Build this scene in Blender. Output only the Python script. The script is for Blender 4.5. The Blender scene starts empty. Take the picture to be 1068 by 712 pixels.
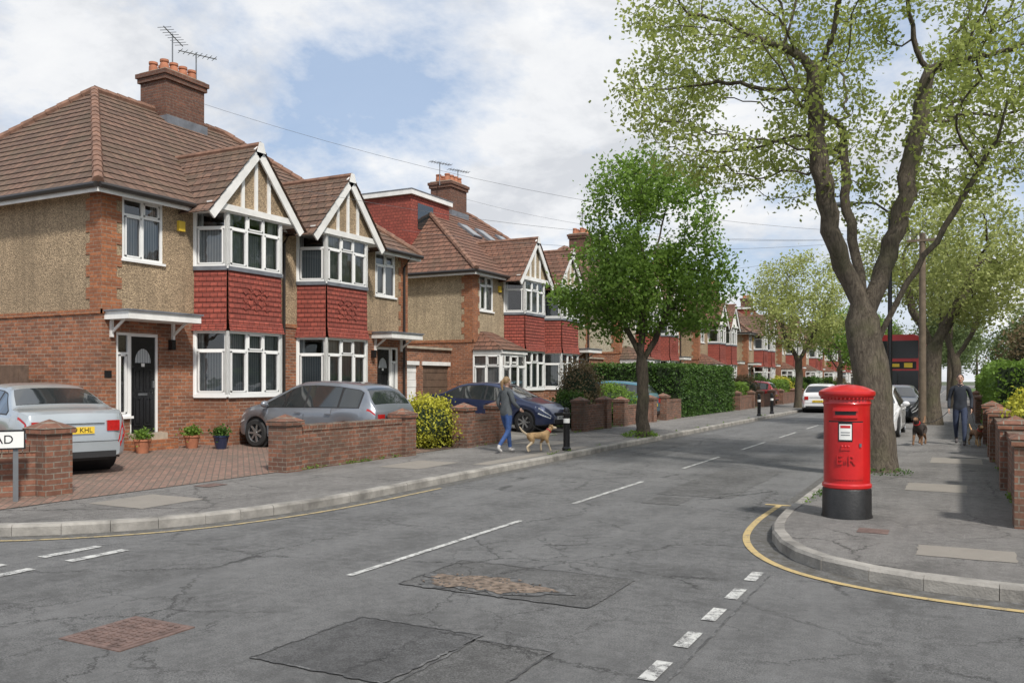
import bpy, math, random
import numpy as np
from mathutils import Vector, noise as mnoise
R = math.radians
random.seed(5)
rng = np.random.default_rng(7)
scene = bpy.context.scene
COL = scene.collection

# ------------------------------------------------------------ materials
def newmat(name):
    m = bpy.data.materials.new(name); m.use_nodes = True
    nt = m.node_tree
    return m, nt, nt.nodes["Principled BSDF"]
def N(nt, t, **k):
    n = nt.nodes.new(t)
    for a, b in k.items(): setattr(n, a, b)
    return n
def L(nt, a, b): nt.links.new(a, b)
def c4(c): return (c[0], c[1], c[2], 1)
def mathn(nt, op, a, b=None, clamp=False):
    n = N(nt, 'ShaderNodeMath', operation=op, use_clamp=clamp)
    for i, v in enumerate((a, b)):
        if v is None: continue
        if isinstance(v, (int, float)): n.inputs[i].default_value = v
        else: L(nt, v, n.inputs[i])
    return n.outputs[0]
def mixc(nt, fac, a, b, mode='MIX'):
    n = N(nt, 'ShaderNodeMix', data_type='RGBA', blend_type=mode)
    for i, v in ((0, fac), (6, a), (7, b)):
        if isinstance(v, (int, float)): n.inputs[i].default_value = v
        elif isinstance(v, tuple): n.inputs[i].default_value = c4(v)
        else: L(nt, v, n.inputs[i])
    return n.outputs[2]
def pos(nt): return N(nt, 'ShaderNodeNewGeometry').outputs['Position']
def noise(nt, scale, detail=4, rough=.6, vec=None, dist=0):
    n = N(nt, 'ShaderNodeTexNoise'); n.inputs['Scale'].default_value = scale
    n.inputs['Detail'].default_value = detail; n.inputs['Roughness'].default_value = rough
    n.inputs['Distortion'].default_value = dist
    L(nt, vec if vec is not None else pos(nt), n.inputs['Vector'])
    return n.outputs['Fac']
def ramp(nt, fac, stops):
    n = N(nt, 'ShaderNodeValToRGB'); L(nt, fac, n.inputs[0])
    cr = n.color_ramp
    while len(cr.elements) < len(stops): cr.elements.new(.5)
    for e, (p, c) in zip(cr.elements, stops):
        e.position = p; e.color = c4(c) if isinstance(c, tuple) else (c, c, c, 1)
    return n.outputs[0]
def bump(nt, bs, h, strength, dist):
    b = N(nt, 'ShaderNodeBump'); b.inputs['Strength'].default_value = strength
    b.inputs['Distance'].default_value = dist
    L(nt, h, b.inputs['Height']); L(nt, b.outputs[0], bs.inputs['Normal'])
def facecoords(nt, vs=1.0):
    g = N(nt, 'ShaderNodeNewGeometry')
    sp = N(nt, 'ShaderNodeSeparateXYZ'); L(nt, g.outputs['Position'], sp.inputs[0])
    sn = N(nt, 'ShaderNodeSeparateXYZ'); L(nt, g.outputs['True Normal'], sn.inputs[0])
    ax = mathn(nt, 'ABSOLUTE', sn.outputs[0]); ay = mathn(nt, 'ABSOLUTE', sn.outputs[1])
    f = mathn(nt, 'GREATER_THAN', ax, ay)
    u = mathn(nt, 'ADD', mathn(nt, 'MULTIPLY', f, sp.outputs[1]),
              mathn(nt, 'MULTIPLY', mathn(nt, 'SUBTRACT', 1.0, f), sp.outputs[0]))
    c = N(nt, 'ShaderNodeCombineXYZ'); L(nt, u, c.inputs[0])
    L(nt, mathn(nt, 'MULTIPLY', sp.outputs[2], vs), c.inputs[1])
    return c.outputs[0]
def plain(name, col, rough=.6, var=.15, scale=3., bmp=0., bscale=60., metal=0., spec=.5, coat=0.):
    m, nt, bs = newmat(name)
    a = tuple(x*(1-var) for x in col); b = tuple(min(1, x*(1+var)) for x in col)
    L(nt, mixc(nt, ramp(nt, noise(nt, scale), [(.3, 0.), (.7, 1.)]), a, b), bs.inputs['Base Color'])
    bs.inputs['Roughness'].default_value = rough; bs.inputs['Metallic'].default_value = metal
    bs.inputs['Specular IOR Level'].default_value = spec
    bs.inputs['Coat Weight'].default_value = coat; bs.inputs['Coat Roughness'].default_value = .05
    if bmp: bump(nt, bs, noise(nt, bscale, 3), bmp, .01)
    return m
def brickmat(name, c1, c2, mortar, bw=.225, rh=.075, ms=.010, vs=1., dark=(.06,.03,.02), flat=False, rot=0., rough=.85, bstr=.6, bdist=.01, weather=.5):
    m, nt, bs = newmat(name)
    if flat:
        mp = N(nt, 'ShaderNodeMapping'); mp.inputs['Rotation'].default_value = (0, 0, rot)
        L(nt, pos(nt), mp.inputs[0]); vec = mp.outputs[0]
    else: vec = facecoords(nt, vs)
    b = N(nt, 'ShaderNodeTexBrick'); L(nt, vec, b.inputs['Vector'])
    b.inputs['Scale'].default_value = 1; b.inputs['Brick Width'].default_value = bw
    b.inputs['Row Height'].default_value = rh; b.inputs['Mortar Size'].default_value = ms
    b.inputs['Mortar Smooth'].default_value = .2; b.inputs['Bias'].default_value = -.1
    b.inputs['Color1'].default_value = c4(c1); b.inputs['Color2'].default_value = c4(c2)
    b.inputs['Mortar'].default_value = c4(mortar)
    n1 = noise(nt, 1.3, 5, .65); n2 = noise(nt, 14, 3)
    col = mixc(nt, mathn(nt, 'MULTIPLY', ramp(nt, n1, [(.45, 0.), (.75, 1.)]), weather), b.outputs['Color'], dark)
    col = mixc(nt, mathn(nt, 'MULTIPLY', ramp(nt, n2, [(.40, 1.), (.56, 0.)]), .5), col, tuple(x*.45 for x in c1))
    L(nt, col, bs.inputs['Base Color']); bs.inputs['Roughness'].default_value = rough
    h = mathn(nt, 'ADD', mathn(nt, 'MULTIPLY', b.outputs['Fac'], -1.), mathn(nt, 'MULTIPLY', noise(nt, 90, 2), .5))
    bump(nt, bs, h, bstr, bdist)
    return m
def asphalt(name, base, patch=False, cracks=True):
    m, nt, bs = newmat(name)
    p = pos(nt)
    f = noise(nt, 75, 4, .95); g = noise(nt, 1.1, 7, .68); md = noise(nt, 9, 6, .8)
    mp = N(nt, 'ShaderNodeMapping'); mp.inputs['Scale'].default_value = (1.2, .12, 1); L(nt, p, mp.inputs[0])
    st = noise(nt, .9, 5, .65, mp.outputs[0])
    col = mixc(nt, ramp(nt, f, [(.40, 0.), (.60, 1.)]), tuple(x*.40 for x in base), tuple(x*1.6 for x in base))
    col = mixc(nt, ramp(nt, g, [(.38, .6), (.56, 0.)]), col, tuple(x*.52 for x in base))
    col = mixc(nt, ramp(nt, md, [(.40, .5), (.50, 0.)]), col, tuple(x*.55 for x in base))
    col = mixc(nt, ramp(nt, md, [(.52, 0.), (.66, .45)]), col, tuple(x*1.5 for x in base))
    col = mixc(nt, ramp(nt, st, [(.46, 0.), (.66, .45)]), col, tuple(x*1.4 for x in base))
    v2 = N(nt, 'ShaderNodeTexVoronoi'); v2.inputs['Scale'].default_value = 5; L(nt, p, v2.inputs['Vector'])
    col = mixc(nt, ramp(nt, v2.outputs['Distance'], [(.05, .4), (.09, 0.)]), col, tuple(x*.5 for x in base))
    if cracks:
        w = N(nt, 'ShaderNodeTexNoise'); w.inputs['Scale'].default_value = 4; w.inputs['Detail'].default_value = 9; w.inputs['Roughness'].default_value = .75; L(nt, p, w.inputs['Vector'])
        av = N(nt, 'ShaderNodeVectorMath', operation='MULTIPLY_ADD'); L(nt, w.outputs['Color'], av.inputs[0])
        av.inputs[1].default_value = (.5, .5, 0); L(nt, p, av.inputs[2])
        for sc, lo, hi, mn, ms in ((.5, .002, .007, .43, .85), (1.6, .004, .013, .50, .75)):
            vo = N(nt, 'ShaderNodeTexVoronoi', feature='DISTANCE_TO_EDGE'); vo.inputs['Scale'].default_value = sc; L(nt, av.outputs[0], vo.inputs['Vector'])
            cr = ramp(nt, vo.outputs['Distance'], [(lo, 1.), (hi, 0.)])
            msk = ramp(nt, noise(nt, .45, 4), [(mn, 0.), (mn+.08, ms)])
            col = mixc(nt, mathn(nt, 'MULTIPLY', cr, msk), col, tuple(x*.22 for x in base))
    L(nt, col, bs.inputs['Base Color']); bs.inputs['Roughness'].default_value = .9
    bs.inputs['Specular IOR Level'].default_value = .3
    bump(nt, bs, f, .9, .014)
    return m
def wornpaint(name, col, under, lo=.38, hi=.5):
    m, nt, bs = newmat(name)
    n1 = noise(nt, 9, 8, .75); f = noise(nt, 75, 4, .95)
    t = ramp(nt, mathn(nt, 'ADD', mathn(nt, 'MULTIPLY', n1, .6), mathn(nt, 'MULTIPLY', f, .4)), [(lo, 0.), (hi, 1.)])
    ub = mixc(nt, ramp(nt, f, [(.40, 0.), (.60, 1.)]), tuple(x*.40 for x in under), tuple(x*1.6 for x in under))
    L(nt, mixc(nt, t, ub, mixc(nt, noise(nt, 3), tuple(x*.75 for x in col), col)), bs.inputs['Base Color'])
    bs.inputs['Roughness'].default_value = .85; bump(nt, bs, f, .6, .012)
    return m
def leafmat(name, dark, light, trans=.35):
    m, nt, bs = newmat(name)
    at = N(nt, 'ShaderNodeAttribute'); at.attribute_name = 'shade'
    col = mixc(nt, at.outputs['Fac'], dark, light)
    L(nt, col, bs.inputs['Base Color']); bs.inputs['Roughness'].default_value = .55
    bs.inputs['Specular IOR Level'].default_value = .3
    tr = N(nt, 'ShaderNodeBsdfTranslucent'); L(nt, mixc(nt, .5, col, tuple(min(1,x*1.2) for x in light)), tr.inputs[0])
    mx = N(nt, 'ShaderNodeMixShader'); mx.inputs[0].default_value = trans
    L(nt, bs.outputs[0], mx.inputs[1]); L(nt, tr.outputs[0], mx.inputs[2])
    L(nt, mx.outputs[0], nt.nodes['Material Output'].inputs[0])
    return m
def glassmat():
    m, nt, bs = newmat('window_glass')
    t = N(nt, 'ShaderNodeBsdfTransparent'); t.inputs[0].default_value = (.86, .89, .89, 1)
    g = N(nt, 'ShaderNodeBsdfGlossy'); g.inputs['Roughness'].default_value = .03
    bm = N(nt, 'ShaderNodeBump'); bm.inputs['Strength'].default_value = .15; bm.inputs['Distance'].default_value = .02
    L(nt, noise(nt, 2.5, 2), bm.inputs['Height']); L(nt, bm.outputs[0], g.inputs['Normal'])
    fr = N(nt, 'ShaderNodeFresnel'); fr.inputs[0].default_value = 1.6
    mx = N(nt, 'ShaderNodeMixShader'); L(nt, mathn(nt, 'ADD', fr.outputs[0], .07, True), mx.inputs[0])
    L(nt, t.outputs[0], mx.inputs[1]); L(nt, g.outputs[0], mx.inputs[2])
    L(nt, mx.outputs[0], nt.nodes['Material Output'].inputs[0])
    return m
def curtainmat(name, a, b, alpha=1.):
    m, nt, bs = newmat(name)
    w = N(nt, 'ShaderNodeTexWave'); w.bands_direction = 'X'; w.inputs['Scale'].default_value = 5
    w.inputs['Distortion'].default_value = 2.5; w.inputs['Detail'].default_value = 2; w.inputs['Detail Scale'].default_value = .6
    L(nt, facecoords(nt, .15), w.inputs['Vector'])
    L(nt, mixc(nt, w.outputs['Fac'], a, b), bs.inputs['Base Color'])
    bs.inputs['Roughness'].default_value = .9; bs.inputs['Alpha'].default_value = alpha
    return m
def pebble(name, c):
    m, nt, bs = newmat(name)
    v = N(nt, 'ShaderNodeTexVoronoi'); v.inputs['Scale'].default_value = 50; L(nt, pos(nt), v.inputs['Vector'])
    hs = ramp(nt, v.outputs['Color'], [(0., tuple(x*.36 for x in c)), (.5, c), (1., tuple(min(.75, x*1.9) for x in c))])
    n = noise(nt, .9, 6, .7)
    col = mixc(nt, ramp(nt, n, [(.4, 0.), (.68, .5)]), hs, tuple(x*.55 for x in c))
    mp = N(nt, 'ShaderNodeMapping'); mp.inputs['Scale'].default_value = (3, 3, .25); L(nt, pos(nt), mp.inputs[0])
    col = mixc(nt, ramp(nt, noise(nt, 1.5, 4, .6, mp.outputs[0]), [(.48, 0.), (.72, .55)]), col, tuple(x*.45 for x in c))
    L(nt, col, bs.inputs['Base Color']); bs.inputs['Roughness'].default_value = .95
    bump(nt, bs, v.outputs['Distance'], .9, .012)
    return m
def barkmat(name, a, b):
    m, nt, bs = newmat(name)
    mp = N(nt, 'ShaderNodeMapping'); mp.inputs['Scale'].default_value = (9, 9, 2.5); L(nt, pos(nt), mp.inputs[0])
    n = noise(nt, 2.2, 8, .75, mp.outputs[0], .8)
    col = mixc(nt, ramp(nt, n, [(.38, 0.), (.62, 1.)]), a, b)
    col = mixc(nt, ramp(nt, noise(nt, 1.2, 3), [(.5, 0.), (.7, .5)]), col, (.11, .115, .05))
    L(nt, col, bs.inputs['Base Color']); bs.inputs['Roughness'].default_value = .95
    bump(nt, bs, n, 1., .05)
    return m

AS = (.155, .155, .153)
MT = {}
MT['asphalt'] = asphalt('road_asphalt', AS)
MT['asphalt_dark'] = asphalt('asphalt_patch', (.108, .108, .108))
MT['asphalt_mid'] = asphalt('asphalt_patch_old', (.130, .129, .126))
MT['gutter_dirt'] = wornpaint('gutter_dirt', (.09, .083, .07), AS, .42, .56)
MT['tar_seam'] = wornpaint('tar_seam', (.065, .065, .065), AS, .46, .54)  # tar of the patch seams, also the painted shade round the pothole
MT['pavement'] = asphalt('pavement_tarmac', (.19, .182, .172))
MT['slab'] = wornpaint('paving_slab', (.28, .255, .22), (.19,.182,.172), .34, .44)
MT['kerb'] = plain('granite_kerb', (.27, .255, .23), .85, .45, 2.7, .6, 50)
MT['pothole'] = plain('pothole_rubble', (.155, .118, .09), .95, .75, 16, 1., 45)
MT['white_line'] = wornpaint('white_road_paint', (.64, .64, .61), AS, .44, .53)
MT['yellow_line'] = wornpaint('yellow_road_paint', (.56, .42, .19), AS, .38, .50)
MT['yellow_worn'] = wornpaint('worn_yellow_paint', (.50, .39, .20), AS, .41, .53)
MT['ground'] = plain('earth_ground', (.07, .085, .04), .95, .4, .6)
MT['grass'] = plain('grass_ground', (.075, .125, .03), .95, .5, 8, 1., 80)
MT['soil'] = plain('soil', (.08, .055, .04), .95, .4, 9, 1., 50)
MT['blockpave'] = brickmat('block_paving', (.28, .17, .13), (.18, .125, .10), (.11, .10, .08), .20, .10, .008, flat=True, rot=.785, dark=(.13, .115, .09), weather=.7)
MT['concrete'] = plain('concrete_drive', (.27, .25, .22), .9, .25, 1.2, .4, 80)
MT['brick'] = brickmat('red_brick', (.38, .145, .07), (.14, .062, .04), (.31, .25, .19), ms=.009, dark=(.09, .048, .032), weather=.6)
MT['brick_q'] = brickmat('orange_brick', (.42, .155, .065), (.23, .085, .042), (.28, .21, .15), ms=.008, dark=(.14, .06, .035), weather=.35)
MT['brick_wall'] = brickmat('garden_wall_brick', (.27, .115, .07), (.10, .056, .042), (.23, .20, .16), ms=.009, dark=(.07, .06, .045), weather=.8)
MT['brick_dark'] = brickmat('sooty_chimney_brick', (.20, .085, .052), (.11, .053, .038), (.16, .125, .10), ms=.009, weather=.5)
MT['pebble'] = pebble('pebbledash', (.35, .26, .165))
MT['pebble2'] = pebble('pebbledash_sand', (.39, .31, .205))
MT['pebble3'] = pebble('pebbledash_cream', (.49, .43, .32))
MT['roof'] = brickmat('clay_roof_tile', (.21, .122, .085), (.115, .072, .053), (.045, .03, .022), .25, .27, .014, 1.5, dark=(.105, .09, .055), bstr=.8, bdist=.02, weather=.7)
MT['roof_b'] = brickmat('red_roof_tile', (.24, .118, .078), (.14, .072, .05), (.045, .028, .02), .25, .27, .014, 1.5, dark=(.10, .075, .05), bstr=.8, bdist=.02, weather=.7)
MT['ridge'] = plain('ridge_tile', (.20, .11, .075), .85, .4, 5, .4)
MT['hung'] = brickmat('red_hung_tile', (.37, .085, .058), (.24, .052, .038), (.08, .02, .015), .165, .118, .008, dark=(.17, .055, .04), bstr=.7, bdist=.012, weather=.45)
MT['white'] = plain('white_upvc', (.80, .80, .78), .35, .05, 2)
MT['whitewood'] = plain('white_painted_wood', (.76, .75, .72), .5, .12, 3, .2, 30)
MT['cream'] = plain('cream_render', (.50, .44, .33), .9, .1, 2)
MT['glass'] = glassmat()
MT['curtain'] = curtainmat('drape_curtain', (.42, .42, .41), (.85, .85, .82))
MT['net'] = curtainmat('net_curtain', (.36, .39, .41), (.74, .77, .78), .66)
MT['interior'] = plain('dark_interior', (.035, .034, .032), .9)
MT['black'] = plain('black_paint', (.014, .014, .015), .25, .2, 3)
MT['gutter'] = plain('gutter_plastic', (.03, .026, .024), .4)
MT['lead'] = plain('lead_flashing', (.15, .16, .18), .6, .3, 3)
MT['timber'] = plain('dark_timber', (.12, .075, .05), .8, .3, 6)
MT['pot'] = plain('terracotta', (.36, .14, .075), .8, .3, 4)
MT['steel'] = plain('galvanised_steel', (.22, .23, .24), .45, .15, 4, metal=.7)
MT['cable'] = plain('grey_cable', (.12, .125, .13), .6)
MT['pole'] = plain('telegraph_pole_wood', (.15, .115, .08), .9, .3, 5, .6, 40)
MT['stone'] = plain('coping_stone', (.36, .31, .24), .9, .25, 4, .4)
MT['postred'] = plain('pillar_box_red', (.48, .012, .013), .32, .22, 2.5, .06, 40, coat=.25)
MT['postblack'] = plain('pillar_box_black', (.016, .016, .016), .45, .5, 6, .3, 40)
MT['label'] = plain('enamel_label', (.75, .75, .72), .4, .05)
MT['rust'] = plain('rusty_iron', (.15, .10, .085), .8, .4, 12, .6, 90, metal=.1)
MT['bark'] = barkmat('tree_bark', (.055, .042, .03), (.17, .14, .105))
MT['bark2'] = barkmat('young_bark', (.045, .036, .026), (.13, .105, .075))
MT['leaf_spring'] = leafmat('spring_leaves', (.15, .19, .035), (.46, .52, .15), .45)
MT['leaf_green'] = leafmat('green_leaves', (.055, .115, .018), (.23, .36, .06), .4)
MT['leaf_pale'] = leafmat('pale_leaves', (.20, .24, .06), (.48, .52, .19), .4)
MT['leaf_hedge'] = leafmat('hedge_leaves', (.022, .058, .012), (.095, .18, .03), .2)
MT['leaf_yellow'] = leafmat('golden_leaves', (.16, .18, .018), (.60, .57, .07), .3)
MT['leaf_brown'] = leafmat('bronze_leaves', (.09, .065, .04), (.25, .19, .10), .3)
MT['leaf_far'] = leafmat('distant_leaves', (.07, .11, .04), (.22, .27, .10), .3)
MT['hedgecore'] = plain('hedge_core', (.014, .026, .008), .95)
MT['tyre'] = plain('tyre_rubber', (.022, .022, .022), .8)
MT['rim'] = plain('alloy_wheel', (.42, .43, .44), .3, .1, metal=.8)
MT['carglass'] = plain('car_glass', (.022, .027, .029), .04, .1, spec=.9, coat=.5)
MT['busglass'] = plain('bus_glass', (.02, .022, .026), .12, .1)
MT['plate_y'] = plain('yellow_plate', (.75, .52, .05), .4, .04)
MT['plate_w'] = plain('white_plate', (.72, .72, .70), .4, .04)
MT['tail'] = plain('tail_lamp', (.40, .012, .012), .12, .2, 20, coat=.5)
MT['lamp'] = plain('head_lamp', (.55, .57, .58), .1, .2, 20, coat=.6)
MT['blacktrim'] = plain('black_trim', (.022, .022, .023), .55)
def paint(name, c, metal=.55): return plain(name, c, .32, .06, 1.5, metal=metal, coat=.8)
MT['p_silver'] = paint('silver_paint', (.46, .50, .52)); MT['p_grey'] = paint('grey_paint', (.24, .26, .29))
MT['p_navy'] = paint('navy_paint', (.022, .034, .085), .4); MT['p_white'] = paint('white_paint', (.72, .72, .72), 0)
MT['p_blue'] = paint('teal_paint', (.07, .20, .26), .4); MT['p_red'] = paint('red_paint', (.40, .025, .025), .1)
MT['p_dark'] = paint('dark_grey_paint', (.06, .063, .07), .4)
MT['busred'] = plain('bus_red', (.50, .014, .018), .3, .05, coat=.5)
MT['skin'] = plain('skin', (.50, .31, .23), .55); MT['hair_b'] = plain('blonde_hair', (.28, .18, .09), .6, .3, 30)
MT['hair_d'] = plain('dark_hair', (.035, .025, .02), .6, .3, 30)
MT['jacket_g'] = plain('grey_jacket', (.095, .105, .11), .85, .25, 8, .4, 30); MT['jacket_n'] = plain('navy_jacket', (.025, .03, .042), .85, .25, 8, .4, 30)
MT['jeans'] = plain('blue_jeans', (.035, .08, .22), .85, .25, 12, .3, 60); MT['jeans_d'] = plain('dark_jeans', (.035, .048, .09), .85, .25, 12)
MT['shoe'] = plain('shoes', (.09, .08, .08), .6); MT['shoe_w'] = plain('trainers', (.5, .48, .46), .6)
MT['fur_tan'] = plain('tan_fur', (.45, .29, .14), .9, .4, 9, .8, 120); MT['fur_cream'] = plain('cream_fur', (.64, .52, .36), .9, .2, 9, .8, 120)
MT['fur_dark'] = plain('black_fur', (.04, .03, .025), .85, .4, 9, .8, 120); MT['fur_brown'] = plain('brown_fur', (.20, .11, .06), .9, .4, 9, .8, 120)

# ------------------------------------------------------------ mesh builder
class Thing:
    def __init__(s, name): s.name = name; s.p = {}; s.extra = []
    def part(s, part, mat):
        k = part
        if k not in s.p: s.p[k] = [[], [], mat, False]
        return s.p[k]
    def face(s, part, mat, pts):
        p = s.part(part, mat); b = len(p[0]); p[0].extend([tuple(q) for q in pts]); p[1].append(tuple(range(b, b+len(pts))))
    def grid(s, part, mat, rows, closed=False, smooth=True):
        p = s.part(part, mat); p[3] = p[3] or smooth; b = len(p[0]); n = len(rows[0])
        for r in rows: p[0].extend([tuple(q) for q in r])
        for i in range(len(rows)-1):
            for j in range(n if closed else n-1):
                k = (j+1) % n
                p[1].append((b+i*n+j, b+i*n+k, b+(i+1)*n+k, b+(i+1)*n+j))
    def obox(s, part, mat, O, U, V, W, u, v, w):
        O = Vector(O); U = Vector(U); V = Vector(V); W = Vector(W)
        P = [O+U*a+V*b+W*c for c in w for b in v for a in u]
        p = s.part(part, mat); k = len(p[0]); p[0].extend([tuple(q) for q in P])
        for f in ((0,1,3,2),(4,6,7,5),(0,4,5,1),(2,3,7,6),(0,2,6,4),(1,5,7,3)): p[1].append(tuple(k+i for i in f))
    def box(s, part, mat, x0, x1, y0, y1, z0, z1):
        s.obox(part, mat, (0,0,0), (1,0,0), (0,1,0), (0,0,1), (x0,x1), (y0,y1), (z0,z1))
    def tube(s, part, mat, pts, rad, n=8, cap=True):
        pts = [Vector(q) for q in pts]
        if isinstance(rad, (int, float)): rad = [rad]*len(pts)
        rows = []
        for i, q in enumerate(pts):
            d = (pts[min(i+1, len(pts)-1)]-pts[max(i-1, 0)]).normalized()
            a = d.cross(Vector((0,0,1)) if abs(d.z) < .9 else Vector((1,0,0))).normalized(); b = d.cross(a)
            rows.append([q+(a*math.cos(2*math.pi*k/n)+b*math.sin(2*math.pi*k/n))*rad[i] for k in range(n)])
        s.grid(part, mat, rows, True)
        if cap:
            s.face(part, mat, rows[0][::-1]); s.face(part, mat, rows[-1])
    def lathe(s, part, mat, c, prof, n=32, axis='z'):
        rows = []
        for r, h in prof:
            row = []
            for k in range(n):
                a = 2*math.pi*k/n; x, y = r*math.cos(a), r*math.sin(a)
                row.append((c[0]+x, c[1]+y, c[2]+h) if axis == 'z' else ((c[0]+x, c[1]+h, c[2]+y) if axis == 'y' else (c[0]+h, c[1]+x, c[2]+y)))
            rows.append(row)
        s.grid(part, mat, rows, True)
    def ellipsoid(s, part, mat, c, r, n=16, m=10):
        s.grid(part, mat, [[(c[0]+r[0]*math.sin(math.pi*i/m)*math.cos(2*math.pi*k/n), c[1]+r[1]*math.sin(math.pi*i/m)*math.sin(2*math.pi*k/n), c[2]+r[2]*math.cos(math.pi*i/m)) for k in range(n)] for i in range(m+1)], True)
    def courses(s, part, mat, e0, e1, t0, t1, n, lift):
        e0, e1, t0, t1 = map(Vector, (e0, e1, t0, t1))
        nn = (e1-e0).cross(t0-e0 if (t0-e0).length > .01 else t1-e0)
        if nn.length < 1e-6: nn = (e1-e0).cross(t1-e0)
        nn.normalize()
        for i in range(n):
            a, b = i/n, (i+1)/n
            A, B = e0.lerp(t0, a)+nn*lift, e1.lerp(t1, a)+nn*lift
            C, D = e1.lerp(t1, b)+nn*lift*.15, e0.lerp(t0, b)+nn*lift*.15
            s.face(part, mat, (A, B, C, D))
            A0, B0 = e0.lerp(t0, a)+nn*lift*.15, e1.lerp(t1, a)+nn*lift*.15
            s.face(part, mat, (A0, B0, B, A))
    def build(s, loc=(0,0,0), rz=0., scale=1., ofs=None):
        e = bpy.data.objects.new(s.name, None); COL.objects.link(e); e.empty_display_size = .2
        for k, (v, f, mat, sm) in s.p.items():
            me = bpy.data.meshes.new(k); me.from_pydata(v, [], f)
            me.materials.append(MT[mat])
            if sm:
                me.shade_smooth()
                try: me.set_sharp_from_angle(angle=R(38))
                except Exception: pass
            o = bpy.data.objects.new(k, me); COL.objects.link(o); o.parent = e
        for o in s.extra: o.parent = e
        e.location = loc; e.rotation_euler = (0, 0, rz); e.scale = (scale,)*3
        return e
def single(name, mat, faces):
    vs = []; fs = []
    for f in faces:
        fs.append(tuple(range(len(vs), len(vs)+len(f)))); vs += [tuple(q) for q in f]
    me = bpy.data.meshes.new(name); me.from_pydata(vs, [], fs); me.materials.append(MT[mat])
    o = bpy.data.objects.new(name, me); COL.objects.link(o); return o
def textobj(t, txt, size, loc, rot, mat, ext=.002):
    cu = bpy.data.curves.new('lettering', 'FONT'); cu.body = txt; cu.size = size; cu.extrude = ext; cu.align_x = 'CENTER'; cu.align_y = 'CENTER'
    cu.materials.append(MT[mat]); o = bpy.data.objects.new('lettering', cu); COL.objects.link(o)
    o.location = loc; o.rotation_euler = rot; t.extra.append(o)

# ------------------------------------------------------------ ground, roads, kerbs
def catmull(P, n=8):
    out = []
    P = [Vector((a, b, 0)) for a, b in P]
    for i in range(len(P)-1):
        p0, p1, p2, p3 = P[max(i-1,0)], P[i], P[i+1], P[min(i+2,len(P)-1)]
        for k in range(n):
            t = k/n
            out.append(.5*((2*p1)+(p2-p0)*t+(2*p0-5*p1+4*p2-p3)*t*t+(3*p1-p0-3*p2+p3)*t**3))
    out.append(P[-1]); return out
def offset(P, d):
    out = []
    for i, q in enumerate(P):
        t = (P[min(i+1,len(P)-1)]-P[max(i-1,0)]).normalized(); out.append(q+Vector((-t.y, t.x, 0))*d)
    return out
single('ground', 'ground', [[(-700,-500,-.03),(700,-500,-.03),(700,900,-.03),(-700,900,-.03)]])
single('road', 'asphalt', [[(-120,-60,0),(90,-60,0),(90,9,0),(-120,9,0)], [(-8.2,9,0),(-1.2,9,0),(-1.2,300,0),(-8.2,300,0)]])
KLc = catmull([(-7.5,10.6),(-7.5,9.6),(-7.62,8.4),(-7.95,7.25),(-8.5,6.4),(-9.25,5.75),(-10.3,5.3),(-12,5.02),(-14,4.9)])
KRc = catmull([(-1.9,11.6),(-1.9,10.6),(-1.8,9.55),(-1.55,8.75),(-1.15,8.15),(-.6,7.8),(.15,7.62),(1.2,7.58)])
KL = [Vector((-7.5,290,0))]+KLc+[Vector((-100,4.9,0))]
KR = [Vector((-1.9,290,0))]+KRc+[Vector((90,7.58,0))]
def pavement(name, K, d, back):
    e = offset(K, d)
    single(name, 'pavement', [[(q.x,q.y,.12) for q in e]+[(a,b,.12) for a, b in back]])
pavement('pavement', KL, -.08, [(-100,290)])
pavement('pavement', KR, .08, [(90,290)])
def kerbs(K, side):
    t = Thing('kerb'); pts = [K[0]]
    for i in range(len(K)-1):
        a, b = K[i], K[i+1]; ln = (b-a).length; dr = (b-a)/ln; s = 0
        if ln > 1:
            while s+.9 <= ln: s += .9; pts.append(a+dr*s)
        elif (b-pts[-1]).length > .42: pts.append(b)
    for i in range(len(pts)-1):
        a, b = pts[i], pts[i+1]
        if (b-a).length > 1.5: continue
        if a.y > 150 or abs(a.x) > 60: continue
        d = (b-a).normalized(); nrm = Vector((-d.y, d.x, 0))*side
        h = .125 + random.uniform(-.003,.003)
        e = random.uniform(-.006,.006)
        O = a+d*.003; ln = (b-a).length-.006; w = .13; ch = .028
        sec = [(e,-.04),(e,h-ch),(e+ch*.8,h),(w,h+.001),(w,-.04)]
        A = [O+nrm*u+Vector((0,0,v)) for u, v in sec]; B = [q+d*ln for q in A]
        for k in range(4): t.face('kerb_stones', 'kerb', [A[k],B[k],B[k+1],A[k+1]])
        t.face('kerb_stones', 'kerb', A); t.face('kerb_stones', 'kerb', B[::-1])
    t.build()
kerbs(KL, -1); kerbs(KR, 1)
def rect(x0,x1,y0,y1,z=.007): return [(x0,y0,z),(x1,y0,z),(x1,y1,z),(x0,y1,z)]
def ribbon(P, w, z=.007):
    a, b = offset(P, -w/2), offset(P, w/2); return [[(a[i].x,a[i].y,z),(a[i+1].x,a[i+1].y,z),(b[i+1].x,b[i+1].y,z),(b[i].x,b[i].y,z)] for i in range(len(P)-1)]
single('gutter_dirt', 'gutter_dirt', ribbon(offset([Vector((-7.5,120,0))]+KLc+[Vector((-60,4.9,0))], .11), .26, .003)+ribbon(offset([Vector((-1.9,120,0))]+KRc+[Vector((60,7.58,0))], -.11), .26, .003))
cl = [rect(-4.735,-4.665,6.0,9.3), rect(-4.735,-4.665,10.9,13.8)]
y = 16.2
while y < 140: cl.append(rect(-4.735,-4.665,y,y+2.8)); y += 5
single('centre_line_marking', 'white_line', cl)
gw = []
for x, o in ((-7.4,0),(-7.8,0)):
    y = -1.6
    while y < 6.1: gw.append(rect(x-.06,x+.06,y,y+.62)); y += .98
single('give_way_marking', 'white_line', gw)
gw = []
y = 4.0
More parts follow.
